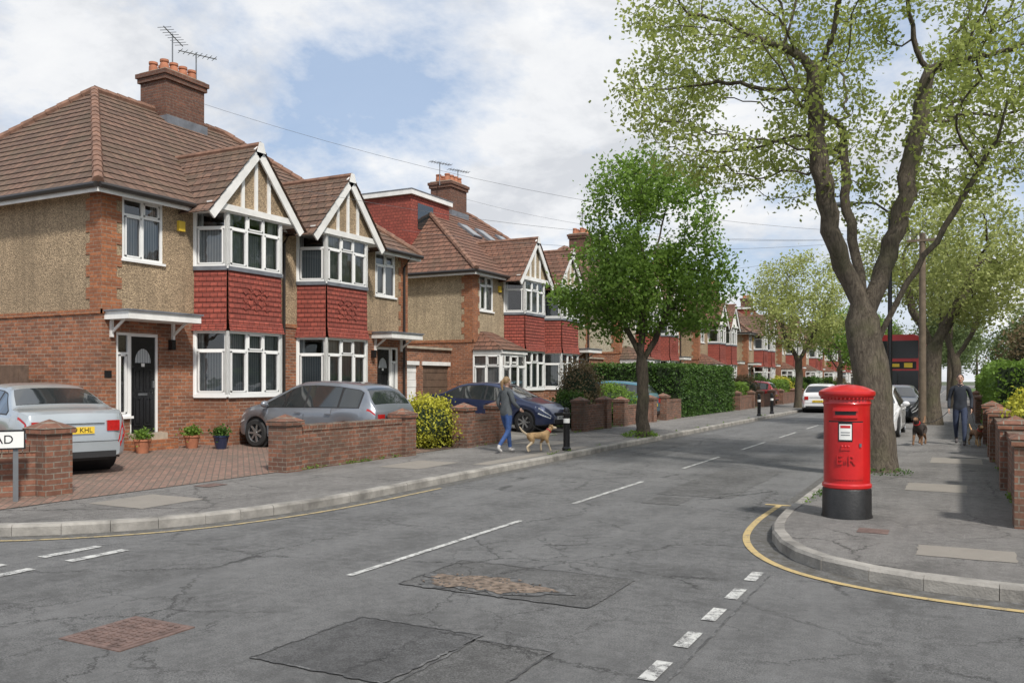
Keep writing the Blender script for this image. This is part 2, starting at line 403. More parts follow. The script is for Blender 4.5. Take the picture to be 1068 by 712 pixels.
while y < 7.6: gw.append(rect(-1.625,-1.525,y,y+.36)); y += .68
single('give_way_marking', 'white_line', gw)
yl = ribbon(offset([Vector((-7.5,11.5,0))]+KLc[4:]+[Vector((-40,4.9,0))], .28), .07)
single('yellow_line', 'yellow_worn', yl)
yr = ribbon(offset([Vector((-1.9,12,0))]+KRc[4:]+[Vector((40,7.58,0))], -.26), .075)
single('yellow_line', 'yellow_line', yr+[rect(-2.35,-1.95,12.0,12.1)])
def blob(x0,x1,y0,y1,z,jit=.03,n=9):
    P = []
    for a, b in (((x0,y0),(x1,y0)),((x1,y0),(x1,y1)),((x1,y1),(x0,y1)),((x0,y1),(x0,y0))):
        for k in range(n):
            t = k/n; P.append((a[0]+(b[0]-a[0])*t+random.uniform(-jit,jit), a[1]+(b[1]-a[1])*t+random.uniform(-jit,jit), z))
    return P
def skew(P, k, y0): return [(x+(y-y0)*k, y, z) for x, y, z in P]
def seam(P, w=.022, z=.0085):
    V = [Vector((p[0],p[1],0)) for p in P]; V.append(V[0]); return ribbon(V, w, z)
pA = skew(blob(-3.85,-2.86,3.95,5.0,.004,.012,24), .05, 4); pB = blob(-4.15,-2.45,5.95,7.0,.004,.010,24); pC = blob(-2.80,-2.25,3.6,4.9,.004,.010,20)
single('asphalt_patch', 'asphalt_dark', [pA]); single('asphalt_patch', 'asphalt_mid', [pC]); single('asphalt_patch', 'asphalt_mid', [pB])
single('tar_seams', 'tar_seam', seam(pA)+seam(pB,.02)+seam(pC,.018)+ribbon([Vector((-1.46+.006*math.sin(k*2.3)+.004*math.sin(k*7.1),3.2+k*.1,0)) for k in range(46)],.018,.004))
single('asphalt_patch', 'asphalt_mid', [blob(-4.0,-2.9,12.4,16.5,.004,.02,16), blob(-3.9,-3.4,11.4,12.2,.004)])
single('asphalt_patch', 'asphalt_mid', [blob(-7.2,-6.4,18,24,.004,.03), blob(-4.6,-2.2,24,30,.004,.03)])
def hole(rx, ry, z, ph=0.): return [(-3.5+rx*math.cos(a)*(1+.16*math.sin(3*a+1)+.07*math.sin(11*a+ph)+.04*math.sin(23*a)), 6.25+ry*math.sin(a)*(1+.2*math.sin(5*a)+.12*math.sin(13*a+2+ph)+.06*math.sin(29*a)), z) for a in np.linspace(0, 2*math.pi, 130)[:-1]]
single('pothole_shade_ring', 'tar_seam', [hole(.66,.29,.010,1.)]); single('pothole', 'pothole', [hole(.55,.22,.0135)])  # dark ring paints the shade of a sunken rim round the flat pothole
t = Thing('pothole_rubble')
for k in range(90):
    a = random.uniform(0,6.28); r = random.uniform(0,1)**.5; s = random.uniform(.004,.013)
    t.ellipsoid('stones' if k % 2 else 'dark_stones', 'pothole' if k % 2 else 'asphalt_dark', (-3.5+.62*r*math.cos(a), 6.25+.26*r*math.sin(a), .012+s*.3), (s,s*random.uniform(.6,1),s*.6), 6, 4)
t.build()
t = Thing('manhole_cover')
t.box('frame', 'rust', -5.25,-4.66,3.66,4.26,-.02,.008)
t.box('lid_half', 'rust', -5.21,-4.965,3.70,4.22,0,.012); t.box('lid_half2', 'rust', -4.955,-4.70,3.70,4.22,0,.012)
for i in range(8):
    for j in range(8): t.box('studs', 'rust', -5.195+i*.062,-5.165+i*.062,3.72+j*.064,3.75+j*.064,.01,.018)
t.build()
sl = []
for (x0,x1,y0,y1) in ((-9.9,-8.9,7.3,8.3),(-9.4,-8.5,12.8,14.2),(-8.1,-7.75,14,19),(-9.9,-8.7,19.0,20.4)):
    sl.append(blob(x0,x1,y0,y1,.124,.012,6))
for (x0,x1,y0,y1) in ((-.35,.45,8.6,9.15),(-.7,.1,13.6,14.6),(-.5,.4,18.3,19.6)): sl.append(blob(x0,x1,y0,y1,.124,.012,6))
single('paving_slabs', 'slab', sl)
single('inspection_cover', 'rust', [rect(-.95,-.65,9.6,9.9,.124), rect(-10.1,-9.8,9.2,9.6,.128)])
def yard(name, mat, y0, y1, dz=0.):
    single(name, mat, [[(-10.35,y0,.128+dz),(-10.35,y1,.128+dz),(-15.35,y1,.25+dz),(-15.35,y0,.25+dz)], [(-15.35,y0,.25+dz),(-15.35,y1,.25+dz),(-26,y1,.25+dz),(-26,y0,.25+dz)]])
yard('block_paving_drive', 'blockpave', 6.15, 16.3)
yard('flower_bed', 'soil', 16.3, 19.0); yard('concrete_drive', 'concrete', 19.0, 25.6)
yy = 25.6; k = 0
while yy < 175:
    w = (5.5, 4.5, 6, 4)[k % 4]; yard(('lawn','concrete_drive','block_paving_drive','lawn')[k%4], ('grass','concrete','blockpave','grass')[k%4], yy, yy+w); yy += w; k += 1
single('lawn', 'grass', [rect(.75,40,7.9,180,.135), ]); single('lawn', 'grass', [rect(-70,-26,6.2,200,.24)])

# ------------------------------------------------------------ houses
Zv = Vector((0,0,1))
def window(t, O, U, Nn, w, h, cols, transom=.3, ret=.07, drapes=True):
    O = Vector(O); U = Vector(U); Nn = Vector(Nn); f = .055
    B = lambda u, v, n=(-ret, -ret+.055), p='window_frames': t.obox(p, 'white', O, U, Zv, Nn, u, v, n)
    B((0,f),(0,h)); B((w-f,w),(0,h)); B((f,w-f),(0,f)); B((f,w-f),(h-f,h))
    cw = (w-2*f)/cols
    for i in range(1, cols): B((f+cw*i-.03,f+cw*i+.03),(f,h-f), (-ret,-ret+.052))
    if transom:
        vt = h*(1-transom); B((f,w-f),(vt-.025,vt+.025), (-ret,-ret+.049))
    for i in range(cols):
        a, b = f+cw*i+.03, f+cw*(i+1)-.03
        if (i % 2 == 0): cs = [(f, (h*(1-transom)-.025 if transom else h-f))]
        else: cs = [(h*(1-transom)+.025, h-f)] if transom else []
        for v0, v1 in cs:
            for uu, vv in (((a,a+.03),(v0,v1)),((b-.03,b),(v0,v1)),((a,b),(v0,v0+.03)),((a,b),(v1-.03,v1))): B(uu, vv, (-ret+.01,-ret+.064))
    t.face('window_glass', 'glass', [O+U*a+Zv*b-Nn*(ret-.02) for a, b in ((0,0),(w,0),(w,h),(0,h))])
    if drapes:
        nd = -(ret+.10)
        dw = w*random.uniform(.18,.28)
        t.face('curtains', 'curtain', [O+U*a+Zv*b+Nn*nd for a, b in ((0,0),(dw,0),(dw*.8,h),(0,h))])
        t.face('curtains', 'curtain', [O+U*a+Zv*b+Nn*nd for a, b in ((w-dw,0),(w,0),(w,h),(w-dw*.8,h))])
        if w > 1.2 and random.random() < .7:
            c = w*random.uniform(.45,.55); t.face('curtains', 'curtain', [O+U*a+Zv*b+Nn*(nd-.01) for a, b in ((c-.16,0),(c+.16,0),(c+.12,h),(c-.12,h))])
        if random.random() < .88:
            hh = h*random.choice((1,1,.7,.66)); t.face('net_curtains', 'net', [O+U*a+Zv*b+Nn*(nd+.03) for a, b in ((0,0),(w,0),(w,hh),(0,hh))])
    t.obox('window_sills', 'white', O, U, Zv, Nn, (-.04,w+.04), (-.05,0), (-ret,.05))
def wall(t, O, U, Nn, W, bands, ops, reveal=.12):
    O = Vector(O); U = Vector(U); Nn = Vector(Nn)
    us = sorted({0, W, *[o[0] for o in ops], *[o[1] for o in ops]})
    for (b0, b1, part, mat) in bands:
        vs = sorted({b0, b1, *[v for o in ops for v in o[2:4] if b0 < v < b1]})
        for i in range(len(us)-1):
            for j in range(len(vs)-1):
                cu, cv = (us[i]+us[i+1])/2, (vs[j]+vs[j+1])/2
                if any(o[0] < cu < o[1] and o[2] < cv < o[3] for o in ops): continue
                t.face(part, mat, [O+U*a+Zv*b for a, b in ((us[i],vs[j]),(us[i+1],vs[j]),(us[i+1],vs[j+1]),(us[i],vs[j+1]))])
    for (a, b, c, d) in ops:
        mat = [x for x in bands if x[0] <= (c+d)/2 <= x[1]][0][2:]
        for p, q in (((a,c),(b,c)),((b,c),(b,d)),((b,d),(a,d)),((a,d),(a,c))):
            t.face(*mat, [O+U*p[0]+Zv*p[1], O+U*q[0]+Zv*q[1], O+U*q[0]+Zv*q[1]-Nn*reveal, O+U*p[0]+Zv*p[1]-Nn*reveal])
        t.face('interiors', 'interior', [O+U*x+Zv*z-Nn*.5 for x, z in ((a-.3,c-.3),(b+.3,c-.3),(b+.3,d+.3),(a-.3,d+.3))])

XF, XB = -15.3, -24.3
GZ = .2; BAND = 3.12; EV = 5.62
def house_pair(y0=11.6, style=0, lod=0):
    t = Thing('semi_detached_house')
    peb = ('pebble','pebble2','pebble3','pebble')[style % 4]; roof = ('roof','roof_b','roof','roof_b')[style % 4]
    party = y0+5.2; y1 = y0+10.8
    bands = [(GZ,BAND,'brick_walls','brick'),(BAND,EV+.1,'pebbledash_walls',peb)]
    U = Vector((0,1,0)); F = Vector((1,0,0))
    ops = []
    halves = []
    for sg, ex in ((-1, 0), (1, .25)):
        c = party+sg*1.7
        d0, d1 = sorted((party+sg*(3.8+ex), party+sg*(4.52+ex)))
        s0, s1 = sorted((party+sg*(4.52+ex), party+sg*(4.86+ex)))
        w0, w1 = sorted((party+sg*(3.7+ex), party+sg*(4.72+ex)))
        halves.append((sg, c, d0, d1, s0, s1, w0, w1))
        ops += [(min(d0,s0)-y0, max(d1,s1)-y0, .58, 2.68), (w0-y0, w1-y0, 4.2, 5.48), (c-1.05-y0, c+1.05-y0, 1.36, 2.8), (c-1.05-y0, c+1.05-y0, 4.2, 5.5)]
    wall(t, (XF,y0,0), U, F, y1-y0, bands, ops)
    sops = [(5.0,5.8,4.4,5.3)] if style else []
    wall(t, (XF,y0,0), (-1,0,0), (0,-1,0), 9., bands, sops)
    if sops: window(t, (XF-5.0,y0,4.4), (-1,0,0), (0,-1,0), .8, .9, 1, .3)
    wall(t, (XB,y1,0), (1,0,0), (0,1,0), 9., bands, [])
    wall(t, (XB,y0,0), (0,1,0), (-1,0,0), y1-y0, bands, [])
    t.box('plinth', 'cream' if style==2 else 'brick', XF, XF+.02, y0-.02, party-2.8, .1, .55)
    z = BAND; i = 0
    while z < EV-.05:
        hgt = .225; w = .46 if i % 2 == 0 else .34; wy = .34 if i % 2 == 0 else .46
        t.box('brick_quoins', 'brick_q', XF-wy, XF+.018, y0-.018, y0+w, z, min(z+hgt, EV)); 
        t.box('brick_quoins', 'brick_q', XF-wy, XF+.018, y1-w, y1+.018, z, min(z+hgt, EV)); z += hgt; i += 1
    t.box('string_course', 'brick_q', XF-9, XF+.03, y0-.03, y0, BAND-.08, BAND+.01)
    t.box('string_course', 'brick_q', XF, XF+.03, y0-.03, y1+.03, BAND-.08, BAND+.01)
    for sg, c, d0, d1, s0, s1, w0, w1 in halves:
        window(t, (XF,w0,4.2), U, F, w1-w0, 1.28, 2, .28)
        t.box('window_heads', 'brick_q', XF-.02, XF+.012, w0-.1, w1+.1, 5.49, EV)
        dc = 'black' if (sg < 0 and style == 0) else ('whitewood', 'busred', 'white')[(style+(sg > 0)) % 3] if not (style==0) else 'white'
        O = Vector((XF, d0, .58)); w = d1-d0
        t.obox('door_frame', 'white', O, U, Zv, F, (0,.05),(0,2.1),(-.12,-.04)); t.obox('door_frame', 'white', O, U, Zv, F, (w-.05,w),(0,2.1),(-.12,-.04)); t.obox('door_frame', 'white', O, U, Zv, F, (.05,w-.05),(2.03,2.1),(-.12,-.04))
        t.obox('door', dc, O, U, Zv, F, (.05,w-.05),(0.,2.03),(-.11,-.07))
        for (a, b, e, g) in ((.12,.31,.15,.75),(.38,.57,.15,.75),(.12,.31,.88,1.35),(.38,.57,.88,1.35)):
            for uu, vv in (((a,b),(e,e+.03)),((a,b),(g-.03,g)),((a,a+.03),(e+.03,g-.03)),((b-.03,b),(e+.03,g-.03))): t.obox('door_panels', dc, O, U, Zv, F, uu, vv, (-.07,-.05))
            t.obox('door_panels', dc, O, U, Zv, F, (a+.06,b-.06),(e+.06,g-.06),(-.07,-.055))
        t.face('door_light', 'net', [O+U*(w/2+.2*math.cos(a))+Zv*(1.48+.3*math.sin(a))+F*-.065 for a in np.linspace(0,math.pi,12)])
        t.obox('letterbox', 'steel', O, U, Zv, F, (.24,.46),(.79,.84),(-.07,-.05)); t.obox('door_knob', 'steel', O, U, Zv, F, (.59,.63),(.95,1.1),(-.07,-.03))
        t.obox('house_number', 'label', O, U, Zv, F, (w/2-.04,w/2+.04),(1.40,1.47),(-.07,-.06))
        window(t, (XF,s0,.95), U, F, s1-s0, 1.73, 1, .25, drapes=False)
        t.box('sidelight_panel', 'brick', XF-.1, XF-.01, s0, s1, .55, .92)
        t.box('door_step', 'brick_q', XF-.02, XF+.42, d0-.15, d1+.15, .18, .44); t.box('door_step_upper', 'stone', XF-.1, XF+.2, d0-.06, d1+.06, .44, .58)
        a, b = min(d0,s0)-.28, max(d1,s1)+.5 if sg < 0 else max(d1,s1)+.28
        if style == 0 or sg > 0:
            t.box('porch_canopy', 'whitewood', XF, XF+.72, a, b, 2.92, 3.08); t.box('porch_canopy_top', 'lead', XF, XF+.76, a-.04, b+.04, 3.08, 3.11)
            for yb in (a+.12, b-.18):
                t.obox('porch_brackets', 'whitewood', (XF,yb,2.62), F, Zv, U, (0,.06),(-.05,.3),(0,.06)); t.tube('porch_brackets', 'whitewood', [(XF+.03,yb+.03,2.66),(XF+.42,yb+.03,2.93)], .03, 6)
        else:
            t.courses('porch_roof', roof, (XF+1.25,a-.1,2.75), (XF+1.25,b+.1,2.75), (XF,a+.5,3.45), (XF,b-.5,3.45), 5, .02)
            t.courses('porch_roof', roof, (XF,a-.1,2.75), (XF+1.25,a-.1,2.75), (XF,a+.5,3.45), (XF,a+.5,3.45), 5, .02)
            t.courses('porch_roof', roof, (XF+1.25,b+.1,2.75), (XF,b+.1,2.75), (XF,b-.5,3.45), (XF,b-.5,3.45), 5, .02)
            t.box('porch_fascia', 'whitewood', XF, XF+1.2, a-.05, b+.05, 2.62, 2.75)
            t.box('porch_wall', 'brick', XF, XF+1.1, a, b, .2, .9)
            window(t, (XF+1.1,a,.95), U, F, b-a, 1.65, 3, .25, ret=.0); window(t, (XF,a,.95), F, (0,-1,0), 1.1, 1.65, 2, .25, ret=.0)
        t.obox('wall_lantern', 'black', (XF+.02, (d1+.28 if sg<0 else d0-.28), 2.35), F, Zv, U, (0,.12),(0,.22),(-.05,.05))
        if sg < 0: t.obox('house_name_plate', 'black', (XF, s0-.20, 1.75), F, Zv, U, (0,.015),(0,.14),(-.08,.08))
        ya, yb, fa, fb = c-1.12, c+1.12, c-.85, c+.85; XP = XF+.72
        cor = [(XF,ya),(XP,fa),(XP,fb),(XF,yb)]
        for i in range(3):
            p, q = Vector((*cor[i],0)), Vector((*cor[i+1],0)); d = (q-p).normalized(); nn = Vector((d.y,-d.x,0)); ln = (q-p).length
            Uu = d
            t.face('bay_base', 'brick', [p+Zv*.1, q+Zv*.1, q+Zv*1.30, p+Zv*1.30])
            t.obox('bay_sill', 'white', p+Zv*1.30, Uu, Zv, nn, (-.0,ln), (0,.07), (-.05,.06))
            for zb, hh in ((1.37,1.43),(4.25,1.25)):
                window(t, p+Zv*zb, Uu, nn, ln, hh, 3 if i == 1 else 1, .30, ret=.03)
                for uu in (0, ln):
                    t.tube('bay_posts', 'white', [p+Uu*uu+Zv*zb, p+Uu*uu+Zv*(zb+hh)], .05, 8)
            k = .10
            t.courses('hung_tiles', 'hung', p+nn*k+Zv*2.80-Uu*(k*.3), q+nn*k+Zv*2.80+Uu*(k*.3), p+nn*.03+Zv*3.1, q+nn*.03+Zv*3.1, 3, .018)
            t.courses('hung_tiles', 'hung', p+nn*.03+Zv*3.1, q+nn*.03+Zv*3.1, p+nn*.02+Zv*4.17, q+nn*.02+Zv*4.17, 9, .018)
            t.face('bay_soffit', 'white', [p+Zv*2.80, q+Zv*2.80, q+nn*k+Zv*2.80, p+nn*k+Zv*2.80])
            t.obox('bay_flashing', 'lead', p+Zv*4.16, Uu, Zv, nn, (-.01,ln+.01), (0,.09), (-.05,.07))
            if i == 1 and style in (0, 2):
                for kk in range(5):
                    uu = ln/2+(kk-2)*.17
                    for rr in range(3):
                        t.obox('tile_motif', 'hung', p+Uu*uu+nn*.04+Zv*(3.28+rr*.18+(kk%2)*.09), (Uu+Zv).normalized(), (Zv-Uu).normalized(), nn, (0,.1), (0,.1), (0,.018))
        t.face('bay_soffit', 'white', [(x,y,5.5) for x, y in cor])
        gh, g0, gx = 1.42, 5.50, XP+.16
        ap = 7.10
        t.face('gable_wall', peb if style != 3 else 'whitewood', [(XP+.02,c-gh+.08,g0),(XP+.02,c+gh-.08,g0),(XP+.02,c,ap-.10)])
        t.box('gable_beam', 'whitewood', XP-.05, XP+.10, c-gh+.02, c+gh-.02, g0-.02, g0+.12)
        t.box('gable_soffit', 'whitewood', XF, XP+.05, c-gh+.02, c+gh-.02, g0-.05, g0-.022)
        for o in (-.42,0,.42):
            hz = g0+.1+(1-abs(o)/gh)*(ap-g0-.1)-.12; t.box('gable_timbers', 'whitewood', XP+.02, XP+.06, c+o-.045, c+o+.045, g0+.1, hz)
        for o in (-1, 1):
            p = Vector((gx, c+o*(gh+.10), g0-.14)); q = Vector((gx, c, ap+.03)); d = (q-p).normalized(); nn = d.cross(Vector((1,0,0)))*( -1 if o<0 else 1)
            ln = (q-p).length
            if nn.z > 0: nn = -nn
            t.obox('bargeboards', 'whitewood', p, d, nn, (1,0,0), (0,ln+.02), (0,.2), (-.045+o*.001,0))
            e0 = Vector((gx+.04, c+o*(gh+.16), g0-.15)); e1 = Vector((XF-.1, c+o*(gh+.16), g0-.15)); a0 = Vector((gx+.04, c, ap+.05)); a1 = Vector((XF-2.3, c, ap+.05))
            if o < 0: t.courses('gable_roof', roof, e1, e0, a1, a0, 9, .024)
            else: t.courses('gable_roof', roof, e0, e1, a0, a1, 9, .024)
        t.tube('ridge_tiles', 'ridge', [(gx+.02,c,ap+.045),(XF-2.3,c,ap+.045)], .08, 8)
        t.face('gable_finial', 'whitewood', [(gx+.048,c-.15,ap-.14),(gx+.048,c+.15,ap-.14),(gx+.048,c+.07,ap+.10),(gx+.048,c-.07,ap+.10)])
        if sg < 0:
            t.box('alarm_box', 'plate_y', XF, XF+.07, w1+.38, w1+.55, 4.98, 5.2)
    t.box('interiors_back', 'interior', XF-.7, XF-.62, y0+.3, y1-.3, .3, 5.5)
    ov = .32; zx = EV-.05; rx = (XF+XB)/2; rz = 9.15; hr = 3.2
    a = Vector((XF+ov,y0-ov,zx)); b = Vector((XF+ov,y1+ov,zx)); c_ = Vector((XB-ov,y1+ov,zx)); d_ = Vector((XB-ov,y0-ov,zx))
    r0 = Vector((rx,y0+hr,rz)); r1 = Vector((rx,y1-hr,rz))
    t.courses('roof', roof, a, b, r0, r1, 20, .024); t.courses('roof', roof, b, c_, r1, r1, 20, .024)
    t.courses('roof', roof, c_, d_, r1, r0, 20, .024); t.courses('roof', roof, d_, a, r0, r0, 20, .024)
    for p, q in ((a,r0),(b,r1),(c_,r1),(d_,r0),(r0,r1)):
        n = max(2, int((q-p).length/.33))
        for i in range(n):
            s, e = p.lerp(q, i/n), p.lerp(q, (i+1)/n); t.tube('ridge_tiles', 'ridge', [s+Zv*.03, e+Zv*.022], [.112,.10], 8)
    t.face('soffit', 'whitewood', [v-Zv*.02 for v in (a,b,c_,d_)][::-1])
    segs = []
    for sg, c, *_r in halves: segs.append((c-1.45, c+1.45))
    segs.sort(); cuts = [y0-ov, segs[0][0], segs[0][1], segs[1][0], segs[1][1], y1+ov]
    for i in (0,2,4):
        t.box('fascia', 'whitewood', XF+ov-.04, XF+ov-.012, cuts[i], cuts[i+1], zx-.17, zx-.015)
        t.tube('gutters', 'gutter', [(XF+ov+.045,cuts[i],zx-.04),(XF+ov+.045,cuts[i+1],zx-.04)], .06, 8)
    t.box('fascia', 'whitewood', XB-ov, XF+ov-.05, y0-ov, y0-ov+.03, zx-.17, zx-.015)
    t.tube('gutters', 'gutter', [(XB-ov,y0-ov-.05,zx-.04),(XF+ov,y0-ov-.05,zx-.04)], .06, 8)
    t.box('fascia', 'whitewood', XB-ov, XF+ov-.05, y1+ov-.03, y1+ov, zx-.17, zx-.015)
    t.tube('downpipes', 'gutter', [(XF+.3,party,zx-.1),(XF+.07,party,zx-.4),(XF+.07,party,.25)], .038, 8)
    t.tube('downpipes', 'gutter', [(XF+.3,y1-.25,zx-.1),(XF+.07,y1-.25,zx-.4),(XF+.07,y1-.25,.25)], .038, 8)
    cx, cy = rx, party+.5
    t.box('chimney', 'brick_dark', cx-.5, cx+.5, cy-.68, cy+.68, 8.2, 9.95)
    t.box('chimney_corbel', 'brick_dark', cx-.56, cx+.56, cy-.74, cy+.74, 9.95, 10.08); t.box('chimney_corbel', 'brick_dark', cx-.60, cx+.60, cy-.78, cy+.78, 10.08, 10.2)
    t.box('chimney_cap', 'stone', cx-.52, cx+.52, cy-.70, cy+.70, 10.2, 10.25)
    t.box('chimney_flashing', 'lead', cx-.53, cx+.6, cy-.71, cy+.71, 8.55, 8.95)
    for i in range(4):
        for j in (-.22,.22): t.lathe('chimney_pots', 'pot', (cx+j, cy-.48+i*.32, 10.24), [(.13,0),(.12,.2),(.10,.24),(.125,.27),(.12,.33),(.08,.33),(.08,.1)], 12)
    for (ay, ah) in ((cy-.1,1.45),(cy+.75,1.2)) if style != 1 else ((cy-.9,1.0),(cy+.6,1.0)):
        b = Vector((cx+.1, ay, 10.0)); t.tube('tv_aerial', 'steel', [b, b+Zv*ah], .02, 6)
        dd = Vector((-.35,.9,-.12)).normalized() if ah > 1.3 else Vector((.4,.9,.0)).normalized(); sd = dd.cross(Zv).normalized(); tp = b+Zv*(ah-.05)
        t.tube('tv_aerial', 'steel', [tp-dd*.5, tp+dd*.6], .015, 6)
        for k in range(8): q = tp-dd*.45+dd*k*.14; t.tube('tv_aerial', 'steel', [q-sd*.2, q+sd*.2], .009, 5)
    if style == 1:
        t.box('dormer_walls', 'hung', -24.4,-18.5,y0+.85,y0+3.6,6.1,8.75); t.box('dormer_fascia', 'whitewood', -24.5,-18.38,y0+.72,y0+3.7,8.75,8.93); t.box('dormer_felt', 'lead', -24.52,-18.36,y0+.70,y0+3.72,8.93,8.96)
        t.face('dormer_window', 'carglass', [(-18.49,y0+1.3,7.5),(-18.49,y0+2.4,7.5),(-18.49,y0+2.4,8.5),(-18.49,y0+1.3,8.5)])
    if style in (1, 3):
        sl = (rz-zx)/((XF+ov)-rx)
        for yc in (party-1.2, party+.2, party+2.):
            for xx in (-17.6,):
                O = Vector((xx, yc, zx+((XF+ov)-xx)*sl)); V = Vector((-1,0,sl)).normalized(); nn = Vector((sl,0,1)).normalized()
                t.obox('roof_light_frame', 'lead', O, U, V, nn, (0,.7),(0,.95),(0,.10)); t.obox('roof_light', 'carglass', O, U, V, nn, (.07,.63),(.07,.88),(.10,.106))
    return t
def garage_block(y0, y1):
    t = Thing('garage'); U = Vector((0,1,0)); X = XF-.9; n = 2; w = (y1-y0)/n
    for i in range(n):
        a = y0+i*w
        wall(t, (X,a,0), U, (1,0,0), w, [(GZ,2.75,'walls','brick')], [(.22,w-.12,.2,2.2)])
        t.box('door_lintel','whitewood', X, X+.04, a+.15, a+w-.05, 2.2, 2.33)
        m = 'whitewood' if i == 0 else 'timber'
        for k in range(8): t.box('garage_door' if i==0 else 'garage_door_dark', m, X-.1, X-.06+(k%2)*.012, a+.22, a+w-.12, .22+k*.248, .22+k*.248+.24)
    t.box('roof_parapet', 'stone', X-4, X+.08, y0, y1, 2.75, 2.83); t.box('walls_body', 'brick', X-4, X-.55, y0+.02, y1-.02, .2, 2.74)
    return t
pitch = 14.9; 
for i in range(10):
    y0 = 11.6+i*pitch
    house_pair(y0, i % 4).build()
    if i < 7: garage_block(y0+10.85, y0+pitch-.05).build()
for i in range(4):
    h = house_pair(11.6, (i+1) % 4); h.build(loc=(-8.2, 37+i*pitch+3, 0), rz=math.pi)

# ------------------------------------------------------------ garden walls
def brick_wall(pts, h=.75, base=.12, piers=(), ph=.98, cop='brick_wall'):
    t = Thing('brick_garden_wall')
    for i in range(len(pts)-1):
        a, b = Vector((*pts[i],0)), Vector((*pts[i+1],0)); d = (b-a).normalized(); n = Vector((-d.y,d.x,0)); ln = (b-a).length
        t.obox('wall', 'brick_wall', a+Zv*base, d, n, Zv, (0,ln), (-.11,.11), (-.1,h))
        u = 0
        while u < ln-.05:
            t.obox('coping', 'brick_wall', a+Zv*(base+h), d, n, Zv, (u+.004,min(u+.075,ln)), (-.125,.125), (0,.105+random.uniform(-.006,.006))); u += .079
    for px, py in piers:
        t.box('pier', 'brick_wall', px-.2, px+.2, py-.2, py+.2, base-.1, base+ph-.12)
        t.box('pier_corbel', 'brick_wall', px-.23, px+.23, py-.23, py+.23, base+ph-.12, base+ph-.05)
        p = base+ph-.05; A = [(px-.24,py-.24,p),(px+.24,py-.24,p),(px+.24,py+.24,p),(px-.24,py+.24,p)]
        for k in range(4): t.face('pier_cap', 'brick_wall', [A[k], A[(k+1)%4], (px,py,p+.12)])
        t.face('pier_cap', 'brick_wall', A)
    return t.build()
brick_wall([(-10.95,7.5),(-11.7,6.35),(-13.2,6.0),(-20,5.95)], .62, .12, [(-10.95,7.5)], .98)
brick_wall([(-10.35,11.55),(-10.35,14.8)], .68, .12, [(-10.35,11.45),(-10.35,15.0)], .92)
brick_wall([(-10.35,17.6),(-10.35,19.0),(-12.2,19.05)], .62, .12, [(-10.35,17.5),(-10.35,19.1)], .98)
brick_wall([(-10.35,24.6),(-10.35,26.4)], .7, .12, [(-10.35,24.5),(-10.35,26.5)], 1.0)
brick_wall([(-10.35,28.2),(-10.35,31.2)], .6, .12, [(-10.35,28.1),(-10.35,31.3)], .95)
brick_wall([(-10.35,32.9),(-10.35,35)], .7, .12, [(-10.35,32.9)], 1.0)
for k, (a, b) in enumerate(((45.6,49),(51.5,55),(58,63),(66,70),(73,78),(82,88),(92,98),(102,110))): brick_wall([(-10.35,a),(-10.35,b)], .65, .12, [(-10.35,a),(-10.35,b)], .95)
brick_wall([(.72,10.9),(.72,14.2)], .74, .12, [(.72,10.8),(.72,14.4)], 1.0)
brick_wall([(.72,14.6),(.72,19.0)], .74, .12, [(.72,19.2)], 1.0)
brick_wall([(.72,20.6),(.72,24.4)], .74, .12, [(.72,20.5),(.72,24.5)], 1.0)
brick_wall([(.72,36),(.72,60)], .74, .12, [(.72,36),(.72,48)], 1.0)
brick_wall([(.9,10.8),(14,10.6)], .74, .12, [(4,10.75),(8,10.7)], 1.0)

# ------------------------------------------------------------ vegetation
def leafmesh(name, P, size, mat, shade, up=.4, aspect=.62):
    n = len(P)
    nrm = rng.normal(size=(n,3)); nrm[:,2] += up; nrm /= np.linalg.norm(nrm,axis=1)[:,None]
    t = rng.normal(size=(n,3)); t -= (t*nrm).sum(1)[:,None]*nrm; t /= np.linalg.norm(t,axis=1)[:,None]
    b = np.cross(nrm, t); s = (size*rng.uniform(.6,1.35,n))[:,None]
    v = np.stack([P-t*s*.5, P-b*s*.5*aspect+t*s*.05+nrm*s*.08, P+t*s*.5, P+b*s*.5*aspect+t*s*.05+nrm*s*.08],1).reshape(-1,3)
    me = bpy.data.meshes.new(name); me.vertices.add(4*n); me.vertices.foreach_set('co', v.astype(np.float32).ravel())
    me.loops.add(4*n); me.loops.foreach_set('vertex_index', np.arange(4*n,dtype=np.int32))
    me.polygons.add(n); me.polygons.foreach_set('loop_start', np.arange(0,4*n,4,dtype=np.int32)); me.polygons.foreach_set('loop_total', np.full(n,4,dtype=np.int32))
    at = me.attributes.new('shade','FLOAT','FACE'); at.data.foreach_set('value', np.clip(shade,0,1).astype(np.float32))
    me.update(calc_edges=True); me.materials.append(MT[mat])
    o = bpy.data.objects.new(name, me); COL.objects.link(o); return o
